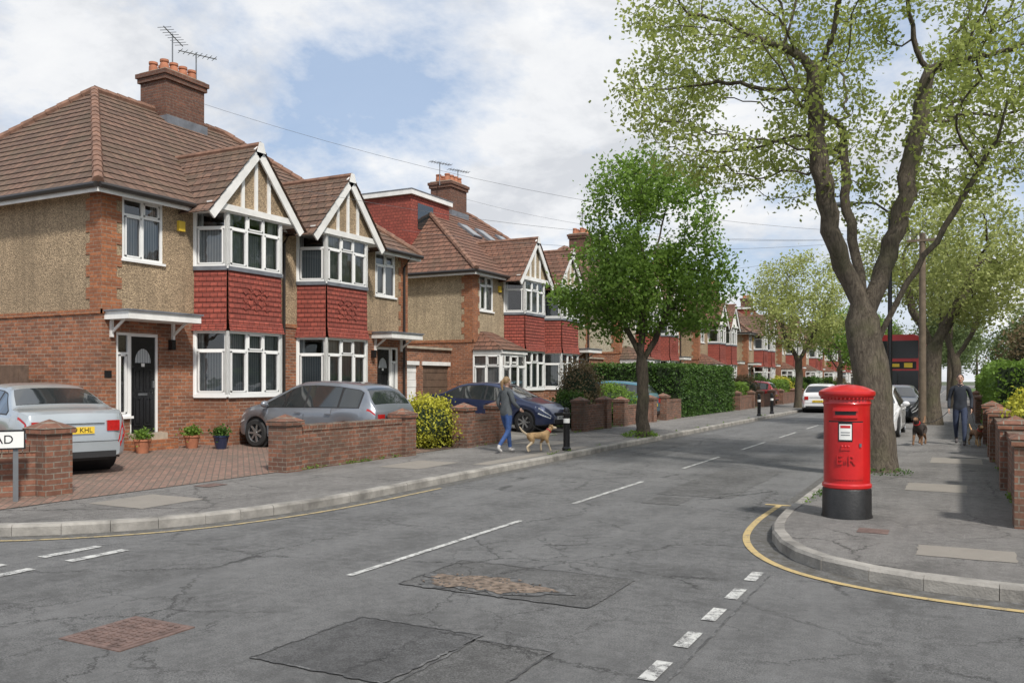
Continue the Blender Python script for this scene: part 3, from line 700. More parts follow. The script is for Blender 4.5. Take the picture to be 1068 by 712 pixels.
def grow(trunk, limbs, env, nattr, D, kill, infl, seed, holes=.0):
    rg = np.random.default_rng(seed)
    A = []
    while len(A) < nattr:
        c, r = env[rg.integers(len(env))]
        q = rg.normal(size=3); q /= np.linalg.norm(q); q = np.array(c)+np.array(r)*q*rg.uniform(.0,1)**.42
        if holes and mnoise.noise(Vector(q)*.75+Vector((seed*7.3,0,0))) < holes-.35: continue
        A.append(q)
    A = np.array(A)
    nodes = [np.array(p, float) for p in trunk]; par = [-1]+list(range(len(trunk)-1))
    for at, pts in limbs:
        p = at if at >= 0 else len(trunk)+at
        for q in pts: nodes.append(np.array(q, float)); par.append(p); p = len(nodes)-1
    nn, pp, mp = [], [], {}
    for i, q in enumerate(nodes):
        if par[i] < 0: nn.append(q); pp.append(-1); mp[i] = 0; continue
        a = nodes[par[i]]; k = max(1, int(np.linalg.norm(q-a)/(D*1.2))); last = mp[par[i]]
        for j in range(1, k+1):
            nn.append(a+(q-a)*j/k+(rg.normal(size=3)*.03 if j < k else 0)); pp.append(last); last = len(nn)-1
        mp[i] = last
    nodes, par = nn, pp
    nd = np.full(len(A), 1e9); ni = np.zeros(len(A), int); alive = np.ones(len(A), bool); new = list(range(len(nodes)))
    lowz = trunk[-1][2]-.6
    for it in range(260):
        for k in new:
            if nodes[k][2] < lowz: continue
            d = np.linalg.norm(A-nodes[k],axis=1); m = d < nd; nd[m] = d[m]; ni[m] = k
        alive &= nd > kill
        act = alive & (nd < infl)
        if not act.any(): break
        new = []; idx = ni[act]; vec = A[act]-np.array(nodes)[idx]; vec /= np.linalg.norm(vec,axis=1)[:,None]
        for k in np.unique(idx):
            v = vec[idx == k].sum(0); v /= max(np.linalg.norm(v), 1e-6); v = v+rg.normal(size=3)*.22+np.array([0,0,.08]); v /= np.linalg.norm(v)
            nodes.append(nodes[k]+v*D); par.append(k); new.append(len(nodes)-1)
        if len(nodes) > 9000: break
    return np.array(nodes), np.array(par)
def tree(name, trunk, limbs, env, nattr, D, kill, infl, seed, r0, leafmat_, bark, lsize, lper, spread, holes=.0, build=True, tip=.009, up=.4, pw=1.22):
    P, par = grow(trunk, limbs, env, nattr, D, kill, infl, seed, holes)
    n = len(P); ch = [[] for _ in range(n)]
    for i in range(n):
        if par[i] >= 0: ch[par[i]].append(i)
    ntip = sum(1 for c in ch if not c); e = math.log(ntip)/math.log(r0/tip)
    acc = np.zeros(n)
    for i in range(n-1, -1, -1):
        if not ch[i]: acc[i] = tip**e
        if par[i] >= 0: acc[par[i]] += acc[i]
    r = acc**(1/e); thin = r < tip*2.6
    r = np.maximum(r0*(r/r0)**pw, .0055)
    main = [max(c, key=lambda k: r[k]) if c else -1 for c in ch]
    V = []; Fc = []; ringid = {}
    def ring(c, d, rad, k):
        d = d/np.linalg.norm(d); a = np.cross(d, [.31,.95,.02]); a /= np.linalg.norm(a); b = np.cross(d, a); s = len(V)
        for j in range(k):
            an = 2*math.pi*j/k; rr = rad*(1+.06*math.sin(3*an+c[2]*2)+.03*math.sin(5*an+c[2]*5)) if rad > .1 else rad
            V.append(tuple(c+(a*math.cos(an)+b*math.sin(an))*rr))
        return s
    sides = lambda rad: 16 if rad > .15 else (8 if rad > .05 else (5 if rad > .02 else 3))
    k0 = sides(r[0]); flare = r[0]*1.45
    ringid[0] = (ring(P[0]-np.array([0,0,.05]), np.array([0,0,1.]), flare, k0), k0)
    z0 = P[0][2]
    for i in range(1, n):
        p = par[i]; d = P[i]-P[p]; fl = 1+.4*math.exp(-(P[i][2]-z0)/.35)
        if p == 0 or main[p] == i: s, k = ringid[p]
        else:
            k = sides(r[i]); s = ring(P[p], d, min(r[p], r[i]*1.2), k)
        dd = d if main[i] < 0 else d+(P[main[i]]-P[i])
        s2 = ring(P[i], dd, r[i]*fl, k); ringid[i] = (s2, k)
        for j in range(k):
            j2 = (j+1) % k; Fc.append((s+j, s+j2, s2+j2, s2+j))
    me = bpy.data.meshes.new('trunk_and_branches'); me.from_pydata(V, [], Fc); me.materials.append(MT[bark]); me.shade_smooth()
    o = bpy.data.objects.new('trunk_and_branches', me); COL.objects.link(o)
    rg = np.random.default_rng(seed+1)
    idx = np.where(thin & (P[:,2] > trunk[-1][2]-.3))[0]
    cnt = rg.poisson(lper, len(idx)); cl = rg.uniform(0,1,len(idx))
    who = np.repeat(np.arange(len(idx)), cnt)
    Lp = P[idx][who]+rg.normal(size=(len(who),3))*spread*np.array([1,1,.8])
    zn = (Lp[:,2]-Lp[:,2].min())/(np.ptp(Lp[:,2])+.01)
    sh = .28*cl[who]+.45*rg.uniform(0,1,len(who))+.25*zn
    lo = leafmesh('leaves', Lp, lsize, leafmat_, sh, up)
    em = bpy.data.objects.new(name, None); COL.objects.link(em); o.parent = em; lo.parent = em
    print(name, 'nodes', n, 'leaves', len(Lp))
    return em
B = (-1.3,16.3); rv = np.array([.888,.46,0]); dv = np.array([-.46,.888,0])
def at(r, d, z): return tuple(np.array([B[0],B[1],0])+rv*r+dv*d+np.array([0,0,z]))
tree('plane_tree', [at(0,0,.1),at(-.02,0,1.0),at(-.12,0,2.0),at(-.22,.02,2.75)],
     [(-1,[at(-.42,0,3.4),at(-.85,-.1,4.3),at(-1.1,-.3,5.6),at(-1.2,-.3,7.0)]), (-1,[at(.12,.1,3.4),at(.5,.2,4.4),at(.75,.3,5.6),at(1.1,.3,7.2)]),
      (-1,[at(-.15,.3,3.6),at(-.2,.8,4.8),at(-.1,1.2,6.4)]), (-2,[at(.1,-.1,2.6),at(.6,-.5,3.8),at(1.3,-1.0,5.2)])],
     [((B[0]-.1,B[1]+.2,8.4),(4.5,4.5,3.9)), ((B[0]-.1,B[1]+.2,8.4),(4.5,4.5,3.9)), (at(-2.6,0,6.9),(2.,2.2,1.9)), (at(2.6,0,6.6),(2.2,2.2,1.9))],
     3000, .22, .28, 2.2, 11, .30, 'leaf_spring', 'bark', .088, 20, .14, .34, pw=1.26)
C = (-7.85,23.1)
tree('hornbeam_tree', [(C[0],C[1],.1),(C[0],C[1]+.02,1.2),(C[0]-.03,C[1],2.2)], [(-1,[(C[0]-.5,C[1]-.2,3.4),(C[0]-.8,C[1]-.3,4.8)]),(-1,[(C[0]+.5,C[1]+.25,3.3),(C[0]+.8,C[1]+.4,4.9)]),(-1,[(C[0],C[1],3.6),(C[0]-.1,C[1]+.1,5.4)])],
     [((C[0],C[1],5.0),(2.55,2.55,2.2)), ((C[0]+.2,C[1]+.1,6.5),(1.9,1.9,1.8)), ((C[0]-.9,C[1]-.5,4.2),(1.6,1.6,1.4)), ((C[0]+1.1,C[1]+.6,4.3),(1.5,1.5,1.4))], 1500, .19, .28, 1.6, 21, .16, 'leaf_green', 'bark2', .115, 30, .19, .28, pw=1.1)
tree('plane_tree', [(-.85,34,.1),(-.85,34,1.5),(-.8,34,2.8)], [(-1,[(-1.5,34,4.2),(-1.8,34.2,5.8)]),(-1,[(-.1,34.2,4.2),(.6,34.4,5.8)])],
     [((-.6,34,6.3),(2.9,2.9,2.4)), ((.4,34.4,5.0),(1.9,1.9,1.5))], 1100, .25, .33, 2, 31, .28, 'leaf_pale', 'bark', .13, 24, .22, .3)
tree('plane_tree', [(-8.1,51,.1),(-8.1,51,1.5),(-8.1,51,2.8)], [(-1,[(-8.8,50.7,4.2)]),(-1,[(-7.4,51.3,4.2)])],
     [((-8.1,51,6.1),(3.0,3.0,2.9))], 800, .28, .38, 2, 41, .2, 'leaf_pale', 'bark2', .16, 24, .26, .3)
tree('plane_tree', [(-.2,54,.1),(-.2,54,1.5),(-.2,54,2.8)], [(-1,[(-.9,54,4.8)]),(-1,[(.6,54.3,4.2)])],
     [((.4,54,7.3),(3.2,3.2,2.6))], 700, .32, .42, 2.4, 51, .25, 'leaf_pale', 'bark2', .19, 20, .3, .3)
tree('lime_tree', [(-8.1,70,.1),(-8.1,70,1.5),(-8.1,70,2.6)], [], [((-8.1,70,5.1),(2.6,2.6,2.5))], 500, .32, .42, 2.4, 61, .2, 'leaf_green', 'bark2', .2, 18, .28, .25)
tree('lime_tree', [(-8.1,88,.1),(-8.1,88,1.5),(-8.1,88,2.6)], [], [((-8.1,88,5.6),(3,3,3))], 500, .32, .42, 2.4, 71, .2, 'leaf_green', 'bark2', .22, 18, .3, .25)
def leafblob(name, lobes, size, n, mat, core=True, seed=1, jit=.12):
    rg = np.random.default_rng(seed); t = Thing(name)
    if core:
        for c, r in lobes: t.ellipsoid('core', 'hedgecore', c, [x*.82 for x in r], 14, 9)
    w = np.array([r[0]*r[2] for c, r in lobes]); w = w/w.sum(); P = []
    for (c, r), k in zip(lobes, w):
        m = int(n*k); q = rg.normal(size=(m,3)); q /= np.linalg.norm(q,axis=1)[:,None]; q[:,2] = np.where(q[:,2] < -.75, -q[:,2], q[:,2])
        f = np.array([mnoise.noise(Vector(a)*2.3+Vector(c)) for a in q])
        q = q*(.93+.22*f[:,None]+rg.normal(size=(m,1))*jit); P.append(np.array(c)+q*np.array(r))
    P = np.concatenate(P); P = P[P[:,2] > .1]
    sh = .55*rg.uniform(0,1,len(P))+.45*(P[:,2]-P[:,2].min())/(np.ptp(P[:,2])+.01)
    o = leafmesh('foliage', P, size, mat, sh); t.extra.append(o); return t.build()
def hedge(name, x0, x1, y0, y1, z0, z1, size, dens, mat, seed=1):
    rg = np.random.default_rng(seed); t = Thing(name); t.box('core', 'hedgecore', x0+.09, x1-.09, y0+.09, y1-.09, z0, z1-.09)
    P = []
    def f(n, fn): u, v = rg.uniform(0,1,n), rg.uniform(0,1,n); P.append(fn(u, v))
    A = (y1-y0)*(z1-z0); Bq = (x1-x0)*(z1-z0); Cc = (x1-x0)*(y1-y0)
    f(int(A*dens), lambda u, v: np.stack([u*0+x1, y0+u*(y1-y0), z0+v*(z1-z0)],1)); f(int(A*dens*.6), lambda u, v: np.stack([u*0+x0, y0+u*(y1-y0), z0+v*(z1-z0)],1))
    f(int(Bq*dens), lambda u, v: np.stack([x0+u*(x1-x0), u*0+y0, z0+v*(z1-z0)],1)); f(int(Bq*dens), lambda u, v: np.stack([x0+u*(x1-x0), u*0+y1, z0+v*(z1-z0)],1))
    f(int(Cc*dens), lambda u, v: np.stack([x0+u*(x1-x0), y0+v*(y1-y0), u*0+z1],1))
    P = np.concatenate(P); c = np.array([(x0+x1)/2,(y0+y1)/2,(z0+z1)/2])
    nz = np.array([mnoise.noise(Vector(p)*1.6) for p in P]); P = P+(P-c)/np.linalg.norm(P-c,axis=1)[:,None]*(nz[:,None]*.10)+rg.normal(size=P.shape)*.05
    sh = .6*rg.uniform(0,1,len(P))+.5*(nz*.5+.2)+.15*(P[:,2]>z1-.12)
    t.extra.append(leafmesh('foliage', P, size, mat, sh)); return t.build()
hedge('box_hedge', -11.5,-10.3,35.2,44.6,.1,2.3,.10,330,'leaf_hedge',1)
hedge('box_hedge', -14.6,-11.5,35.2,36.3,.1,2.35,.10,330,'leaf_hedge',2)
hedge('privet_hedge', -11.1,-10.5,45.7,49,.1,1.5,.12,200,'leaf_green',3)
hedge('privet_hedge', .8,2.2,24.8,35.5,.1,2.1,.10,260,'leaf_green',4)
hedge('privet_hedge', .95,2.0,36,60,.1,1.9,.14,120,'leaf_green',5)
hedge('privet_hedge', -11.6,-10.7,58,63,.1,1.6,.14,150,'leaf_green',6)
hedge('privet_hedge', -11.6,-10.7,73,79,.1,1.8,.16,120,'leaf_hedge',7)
leafblob('golden_euonymus_bush', [((-11.2,17.1,.62),(.85,.9,.66)),((-11.5,17.9,.5),(.7,.6,.5)),((-11.4,16.7,.5),(.7,.5,.5))], .065, 13000, 'leaf_yellow', seed=3)
leafblob('laurel_bush', [((-13.2,18.2,.55),(.7,.6,.55)),((-12.6,18.5,.45),(.5,.5,.4))], .07, 5000, 'leaf_green', seed=4)
leafblob('tall_shrub', [((-11.5,27.2,1.2),(.75,.75,1.1)),((-11.4,26.7,.7),(.7,.7,.6))], .08, 6000, 'leaf_brown', seed=5)
leafblob('garden_shrub', [((-11.2,25.6,.7),(.6,.7,.6))], .08, 3000, 'leaf_hedge', seed=6)
leafblob('garden_shrub', [((-11.3,29.8,.8),(.8,1.2,.7))], .08, 5000, 'leaf_green', seed=7)
leafblob('golden_shrub', [((1.5,17,1.0),(.7,1.5,.55)),((1.4,20.0,.9),(.6,.9,.6)),((1.3,14.6,.75),(.4,.9,.45))], .07, 8000, 'leaf_yellow', seed=8)
leafblob('garden_shrub', [((2.3,22.5,1.1),(.9,1.6,.9)),((1.6,12.6,.7),(.6,1.0,.55))], .075, 7000, 'leaf_green', seed=9)
leafblob('bronze_conifer', [((3.0,28.5,2.3),(1.4,1.6,1.3)),((2.9,33,2.5),(1.6,1.8,1.3))], .1, 12000, 'leaf_brown', seed=10)
for k, (y, m) in enumerate(((53,'leaf_brown'),(57,'leaf_hedge'),(65,'leaf_yellow'),(71,'leaf_green'),(81,'leaf_hedge'),(90,'leaf_green'),(100,'leaf_brown'))):
    leafblob('garden_shrub', [((-11.6,y,1.0),(.9,1.4,.9))], .13, 1800, m, seed=20+k)
leafblob('plant_tuft', [((-7.9,23.1,.13),(.45,.6,.16))], .06, 900, 'leaf_green', core=False, seed=31)
leafblob('plant_tuft', [((-1.2,16.0,.13),(.50,.55,.06)),((-1.65,12.3,.13),(.12,.5,.06))], .04, 700, 'leaf_hedge', core=False, seed=32)
rg = np.random.default_rng(77); W = []
for _ in range(90):
    s = rg.integers(4)
    if s == 0: c = (-10.22, rg.uniform(11.4,15.2))
    elif s == 1: c = (-10.22, rg.uniform(17.4,35))
    elif s == 2: c = (.60, rg.uniform(10.6,24.5))
    else: c = (-7.66 if rg.uniform() < .5 else -1.74, rg.uniform(10.5,40))
    W.append(rg.normal(size=(16,3))*np.array([.02,.08,.018])+np.array([c[0],c[1],.15]))
W = np.concatenate(W); t = Thing('weeds'); t.extra.append(leafmesh('leaves', W, .035, 'leaf_green', rg.uniform(0,1,len(W)))); t.build()
for (x, y, m) in ((-14.6,12.0,'leaf_green'),(-14.7,13.35,'leaf_green'),(-14.1,13.6,'leaf_hedge')):
    t = Thing('potted_plant'); t.lathe('pot', 'pot' if m=='leaf_green' else 'p_navy', (x,y,.22), [(0,0),(.11,0),(.16,.25),(.175,.25),(.175,.29),(.14,.29),(.13,.24)], 16)
    rg = np.random.default_rng(3); q = rg.normal(size=(500,3))*np.array([.09,.09,.06])+np.array([x,y,.58]); t.extra.append(leafmesh('foliage', q, .06, m, rg.uniform(0,1,500))); t.build()
def distant(name, specs, size, per, mat, seed):
    rg = np.random.default_rng(seed); P = []
    for (x, y, z, rx, ry, rz) in specs:
        m = per; q = rg.normal(size=(m,3)); q /= np.linalg.norm(q,axis=1)[:,None]; cl = rg.normal(size=(26,3)); cl /= np.linalg.norm(cl,axis=1)[:,None]; cl *= rg.uniform(.45,.85,(26,1))
        w = rg.integers(26, size=m); P.append(np.array([x,y,z])+(cl[w]+q*rg.uniform(.1,.34,(m,1)))*np.array([rx,ry,rz]))
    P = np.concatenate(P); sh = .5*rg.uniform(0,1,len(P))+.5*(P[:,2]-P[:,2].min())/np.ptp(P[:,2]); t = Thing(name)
    for (x, y, z, rx, ry, rz) in specs: t.tube('trunks', 'bark2', [(x,y,0),(x,y,z)], [.3,.15], 8)
    t.extra.append(leafmesh('foliage', P, size, mat, sh)); return t.build()
distant('distant_trees', [(x, 190+rng.uniform(-14,10), rng.uniform(5.5,8), 6, 5, rng.uniform(5,6.5)) for x in range(-60,70,9)], .55, 1400, 'leaf_far', 1)
distant('distant_trees', [(-.6,74,6.6,3,3,3.2),(-.8,92,6.2,3.2,3.2,3.4),(-1,112,6.2,3.2,3.2,3.4),(-8.3,108,6,3,3,3.2),(-8.3,128,6,3,3,3.2),(-1,134,6,3,3,3.2)], .24, 4200, 'leaf_far', 2)
distant('distant_trees', [(7,50,5.2,3,3,3),(5.5,62,4.8,2.6,3,2.6),(6,76,5,3,3,3),(4.5,88,4.4,3,3,2.7)], .24, 5000, 'leaf_far', 3)

# ------------------------------------------------------------ cars
def car(loc, rz, kind, pm, plate=None, name='parked_car', rearplate='plate_y', txt='LK12 RVE'):
    t = Thing(name)
    if kind == 'hatch':
        Lh = 1.97
        top = [(-1.97,.52),(-1.955,.78),(-1.92,.93),(-1.86,1.02),(-1.62,1.34),(-1.45,1.43),(-.9,1.485),(-.3,1.50),(.1,1.475),(.42,1.38),(1.10,1.0),(1.25,.95),(1.65,.85),(1.86,.72),(1.94,.58),(1.97,.48)]
        belt = [(-1.97,.50),(-1.93,.86),(-1.8,.97),(-1,.95),(0,.92),(1.1,.88),(1.3,.86),(1.65,.77),(1.88,.60),(1.97,.46)]
        wx = (-1.22,1.25); segs = ((-1.52,-1.06),(-1.0,-.16),(-.10,.98)); wr = .31; rw = (-1.84,-1.56); ws = (.44,1.12)
    else:
        Lh = 2.2
        top = [(-2.2,.52),(-2.185,.80),(-2.13,.96),(-2.0,1.01),(-1.62,1.05),(-1.5,1.09),(-.95,1.36),(-.7,1.41),(-.1,1.44),(.2,1.42),(.5,1.35),(1.2,1.0),(1.36,.95),(1.85,.84),(2.08,.70),(2.17,.56),(2.2,.48)]
        belt = [(-2.2,.50),(-2.15,.84),(-2.0,.94),(-1.2,.95),(0,.91),(1.2,.87),(1.4,.85),(1.85,.76),(2.1,.58),(2.2,.46)]
        wx = (-1.35,1.38); segs = ((-1.45,-.78),(-.72,.0),(.06,1.05)); wr = .31; rw = (-1.48,-.97); ws = (.53,1.19)
    hwb = [(-Lh,.66),(-Lh+.05,.75),(-Lh+.25,.825),(-1.1,.86),(1.0,.86),(Lh-.5,.825),(Lh-.2,.74),(Lh-.06,.62),(Lh,.50)]
    I = lambda tb, x: float(np.interp(x, [a for a, b in tb], [b for a, b in tb]))
    def S(tb, x):
        return (I(tb,x-.03)+I(tb,x)*2+I(tb,x+.03))/4 if abs(x) < Lh-.1 else I(tb, x)
    def zl(x):
        z = .22+.06*max(0,(abs(x)-Lh+.3)/.3)
        for w in wx:
            q = (wr+.055)**2-(x-w)**2
            if q > 0: z = max(z, wr+math.sqrt(q))
        return z
    def zb(x): return min(S(belt,x), S(top,x)-.012)
    def g(x): return max(0,min(1,(S(top,x)-zb(x)-.04)/.4))
    def hb(x): return S(hwb,x)
    def ht(x): return hb(x)-.05-.20*g(x)
    fr = [(0,-.07),(.06,-.02),(.2,-.004),(.45,.0),(.7,.004),(.86,-.006),(.95,-.025),(1,-.04)]
    def half(x):
        a, b, T = zl(x), zb(x), S(top,x); H = hb(x); P = [(H+o, a+(b-a)*f) for f, o in fr]
        G = g(x); e = T-.075*G-.008
        for f in (.33,.66,1): P.append((H-.04+(ht(x)-(H-.04))*f, b+(e-b)*f))
        w = ht(x)
        P += [(w-.035, T-.035*G-.003),(w-.10, T-.012*G),(w*.6, T+.004),(w*.3,T+.010),(0,T+.012)]
        return P
    xs = sorted(set([round(v,3) for v in np.arange(-Lh,Lh+.001,.04)]+[a for a,b in top]+[round(w+s*(wr+.055)*c,3) for w in wx for s in (-1,1) for c in (1,.98,.92,.8)]+[-Lh,Lh]))
    rows = []
    for x in xs:
        h = half(x); rows.append([(x,y,z) for y, z in h]+[(x,-y,z) for y, z in h[-2::-1]])
    t.grid('body', pm, rows)
    t.face('body', pm, rows[0][::-1]); t.face('body', pm, rows[-1])
    t.box('underbody', 'blacktrim', -Lh+.2, Lh-.2, -.58, .58, .2, .6)
    for w in wx: t.lathe('wheel_wells', 'blacktrim', (w,0,wr), [(0,-.76),(wr+.05,-.76),(wr+.05,.76),(0,.76)], 24, 'y')
    def sy(x, z):
        b, T = zb(x), S(top,x); e = T-.075*g(x)-.008; f = max(0,min(1,(z-b)/max(.01,e-b))); return hb(x)-.04+(ht(x)-hb(x)+.04)*f
    for sgn in (1,-1):
        for a, b in segs:
            lo, hi = [], []
            for x in np.linspace(a, b, 26):
                l = zb(x)+.02; u = S(top,x)-.10
                if u-l < .015: continue
                lo.append((x, sgn*(sy(x,l)+.006), l)); hi.append((x, sgn*(sy(x,u)+.006), u))
            if lo: t.grid('side_glass', 'carglass', [lo,hi])
        lo, hi = [], []
        for x in np.linspace(segs[0][0]-.04, segs[-1][1]+.05, 50):
            l = zb(x)+.0; u = S(top,x)-.085
            if u-l < .0: continue
            lo.append((x, sgn*(sy(x,l)+.003), l)); hi.append((x, sgn*(sy(x,u)+.003), u))
        t.grid('window_trim', 'blacktrim', [lo,hi])
        def sp(x, f):
            a, b = zl(x), zb(x); o = float(np.interp(f,[q[0] for q in fr],[q[1] for q in fr])); return (hb(x)+o, a+(b-a)*f)
        for x in (segs[2][1]+.02, segs[1][1]+.03, segs[0][1]+.03):
            for f0, f1 in zip(np.linspace(.05,.98,6)[:-1], np.linspace(.05,.98,6)[1:]):
                if zl(x) > .4: 
                    continue
                A = sp(x,f0); Bq = sp(x,f1); t.face('door_gaps', 'blacktrim', [(x-.006,sgn*(A[0]+.003),A[1]),(x+.006,sgn*(A[0]+.003),A[1]),(x+.006,sgn*(Bq[0]+.003),Bq[1]),(x-.006,sgn*(Bq[0]+.003),Bq[1])])
        for x in (segs[1][0]+.2, segs[2][0]+.12): t.box('door_handles', pm, x-.08, x+.08, sgn*hb(x)-.01, sgn*hb(x)+sgn*.03, .80, .83)
        lo, hi = [], []
        for x in np.linspace(wx[0]+wr+.08, wx[1]-wr-.08, 12): A = sp(x,.0); Bq = sp(x,.14); lo.append((x,sgn*(A[0]+.01),A[1]-.01)); hi.append((x,sgn*(Bq[0]+.012),Bq[1]))
        t.grid('sill_trim', 'blacktrim', [lo,hi])
        lo, hi = [], []
        for x in np.linspace(Lh-.38, Lh-.05, 12): A = sp(x,.62); Bq = sp(x,.97); lo.append((x,sgn*(A[0]+.008),A[1])); hi.append((x,sgn*(Bq[0]+.010),Bq[1]))
        t.grid('headlamps', 'lamp', [lo,hi])
        lo, hi = [], []
        for x in np.linspace(-Lh+.0, -Lh+.22, 10): A = sp(x,.62); Bq = sp(x,.99); lo.append((x,sgn*(A[0]+.008),A[1])); hi.append((x,sgn*(Bq[0]+.010),Bq[1]))
        t.grid('tail_lamps', 'tail', [lo,hi])
        t.obox('tail_lamps', 'tail', (-Lh,0,0),(1,0,0),(0,1,0),(0,0,1),(-.012,.03),tuple(sorted((sgn*.46,sgn*.655))),(.68,.85))
        t.ellipsoid('mirrors', pm, (segs[2][1]-.12, sgn*.97, .97), (.07,.10,.075), 12, 8)
        t.tube('mirrors', pm, [(segs[2][1]-.1,sgn*.84,.93),(segs[2][1]-.12,sgn*.93,.95)], .025, 6)
        for w in wx:
            c = (w, sgn*.74, wr)
            t.lathe('tyres', 'tyre', c, [(.2,-.1),(wr-.03,-.1),(wr-.005,-.08),(wr,-.05),(wr,.05),(wr-.005,.08),(wr-.03,.1),(.2,.1)], 32, 'y')
            t.lathe('wheels', 'rim', c, [(.215,sgn*.095),(.20,sgn*.10),(.195,sgn*.06)], 28, 'y')
            t.lathe('wheel_backs', 'blacktrim', c, [(0,sgn*.04),(.2,sgn*.04)], 24, 'y')
            t.lathe('wheels', 'rim', c, [(0,sgn*.095),(.05,sgn*.092),(.055,sgn*.06)], 16, 'y')
            for k in range(7):
                a = 2*math.pi*k/7; d = Vector((math.cos(a),0,math.sin(a))); pr = Vector((-math.sin(a),0,math.cos(a)))
                t.obox('wheels', 'rim', c, d, pr, (0,sgn,0), (.03,.205), (-.022,.022), (.06,.088))
    def topz(x, y):
        h = half(x)[11:]; h = sorted(h); return float(np.interp(abs(y),[q[0] for q in h],[q[1] for q in h]))
    for nm, (a, b), ins in (('windscreen', ws, .06),('rear_window', rw, .07)):
        rows = []
        for x in np.linspace(a, b, 14):
            w = ht(x)-ins; rows.append([(x, y, topz(x,y)+.008) for y in np.linspace(-w,w,13)])
        t.grid(nm, 'carglass', rows)
    t.obox('grille', 'blacktrim', (Lh,0,0),(1,0,0),(0,1,0),(0,0,1),(-.05,.01),(-.42,.42),(.27,.40)); t.obox('grille', 'blacktrim', (Lh,0,0),(1,0,0),(0,1,0),(0,0,1),(-.10,.004),(-.36,.36),(.5,.60) if kind!='hatch' else (.48,.56))
    t.obox('rear_diffuser', 'blacktrim', (-Lh,0,0),(1,0,0),(0,1,0),(0,0,1),(-.012,.05),(-.6,.6),(.26,.36))
    pz = .60 if kind == 'hatch' else .70
    t.obox('number_plate_rear', rearplate, (-Lh,0,0),(1,0,0),(0,1,0),(0,0,1),(-.022,.0),(-.26,.26),(pz-.055,pz+.055))
    textobj(t, txt, .105, (-Lh-.024,0,pz), (R(90),0,R(-90)), 'black')
    t.obox('number_plate_front', 'plate_w', (Lh,0,0),(1,0,0),(0,1,0),(0,0,1),(0,.022),(-.26,.26),(.40,.50))
    textobj(t, txt, .095, (Lh+.024,0,.45), (R(90),0,R(90)), 'black')
    t.obox('rear_crease', 'blacktrim', (-Lh,0,0),(1,0,0),(0,1,0),(0,0,1),(-.006,.0),(-.64,.64),(.515,.522))
    t.obox('rear_crease', 'blacktrim', (-Lh,0,0),(1,0,0),(0,1,0),(0,0,1),(-.010,.0),(-.42,.42),(.80,.812))
    return t.build(loc, rz)
def drivecar(x, y, heading, *a, **k):
    z = .128+(-10.35-x)*.0244
    o = car((x,y,z), heading, *a, **k)
    o.rotation_euler = (0, -R(1.4), heading) if math.cos(heading) < 0 else (0, R(1.4), heading)
    return o
drivecar(-12.62,15.2, math.pi, 'hatch', 'p_grey')
car((-14.5,9.6,.2), R(163), 'sedan', 'p_silver', txt='BV59 KHL')
drivecar(-12.75,23.5, 0., 'sedan', 'p_navy')
drivecar(-12.4,32.1, math.pi, 'hatch', 'p_blue')
drivecar(-12.2,56, math.pi, 'hatch', 'p_red')
car((-6.45,48.5,0), R(90), 'hatch', 'p_white', name='car'); car((-2.3,27.5,.06), R(-90), 'hatch', 'p_white'); car((-2.15,37,.06), R(-90), 'sedan', 'p_dark')
car((-6.7,62,0), R(90), 'sedan', 'p_dark'); car((-6.7,75,0), R(90), 'hatch', 'p_silver')
t = Thing('double_decker_bus'); 
sec = lambda y, i: [(x*(1-i), y, z) for x, z in ((-1.25,.35),(-1.27,1.0),(-1.27,4.0),(-1.18,4.28),(-.95,4.38),(.95,4.38),(1.18,4.28),(1.27,4.0),(1.27,1.0),(1.25,.35))]
rows = [sec(-.02,.05),sec(.05,.01),sec(.2,0),sec(10.6,0),sec(10.8,.03)]
t.grid('body', 'busred', rows, True, False); t.face('body', 'busred', rows[0]); t.face('body', 'busred', rows[-1][::-1])
def fbox(p, m, x0,x1,z0,z1,o=-.05): t.box(p, m, x0,x1,o,.0,z0,z1)
fbox('windscreen', 'busglass', -1.12,1.12,1.05,2.25); fbox('upper_windscreen', 'busglass', -1.12,1.12,2.98,4.02); fbox('destination_blind', 'black', -1.0,1.0,2.36,2.78)
fbox('destination_text', 'plate_y', -.55,.1,2.47,2.66,-.06); fbox('destination_number', 'plate_y', .35,.8,2.43,2.70,-.06)
fbox('wipers', 'black', -.03,.03,1.15,2.1,-.07); fbox('headlamps', 'lamp', -1.14,-.74,.66,.92,-.06); fbox('headlamps', 'lamp', .74,1.14,.66,.92,-.06); fbox('bumper', 'blacktrim', -1.15,1.15,.34,.52,-.08); fbox('number_plate', 'plate_w', -.26,.26,.55,.66,-.07)
for s in (-1,1):
    t.box('side_glass', 'busglass', s*1.272-.012, s*1.272+.012, .7,10.2,2.95,3.85); t.box('side_glass', 'busglass', s*1.272-.012, s*1.272+.012, .9,9.6,1.25,2.15)
    t.tube('mirrors', 'black', [(s*1.25,-.02,2.2),(s*1.45,-.2,2.15),(s*1.45,-.2,1.8)], .05, 8)
    for y in (2.6,8.2): t.lathe('wheels', 'tyre', (s*1.1,y,.48), [(0,-.16),(.48,-.16),(.48,.16),(0,.16)], 24, 'x'); t.lathe('hubs', 'rim', (s*1.1,y,.48), [(0,s*.17),(.25,s*.17),(.27,s*.16)], 16, 'x')
t.build((-3.25,56,0))

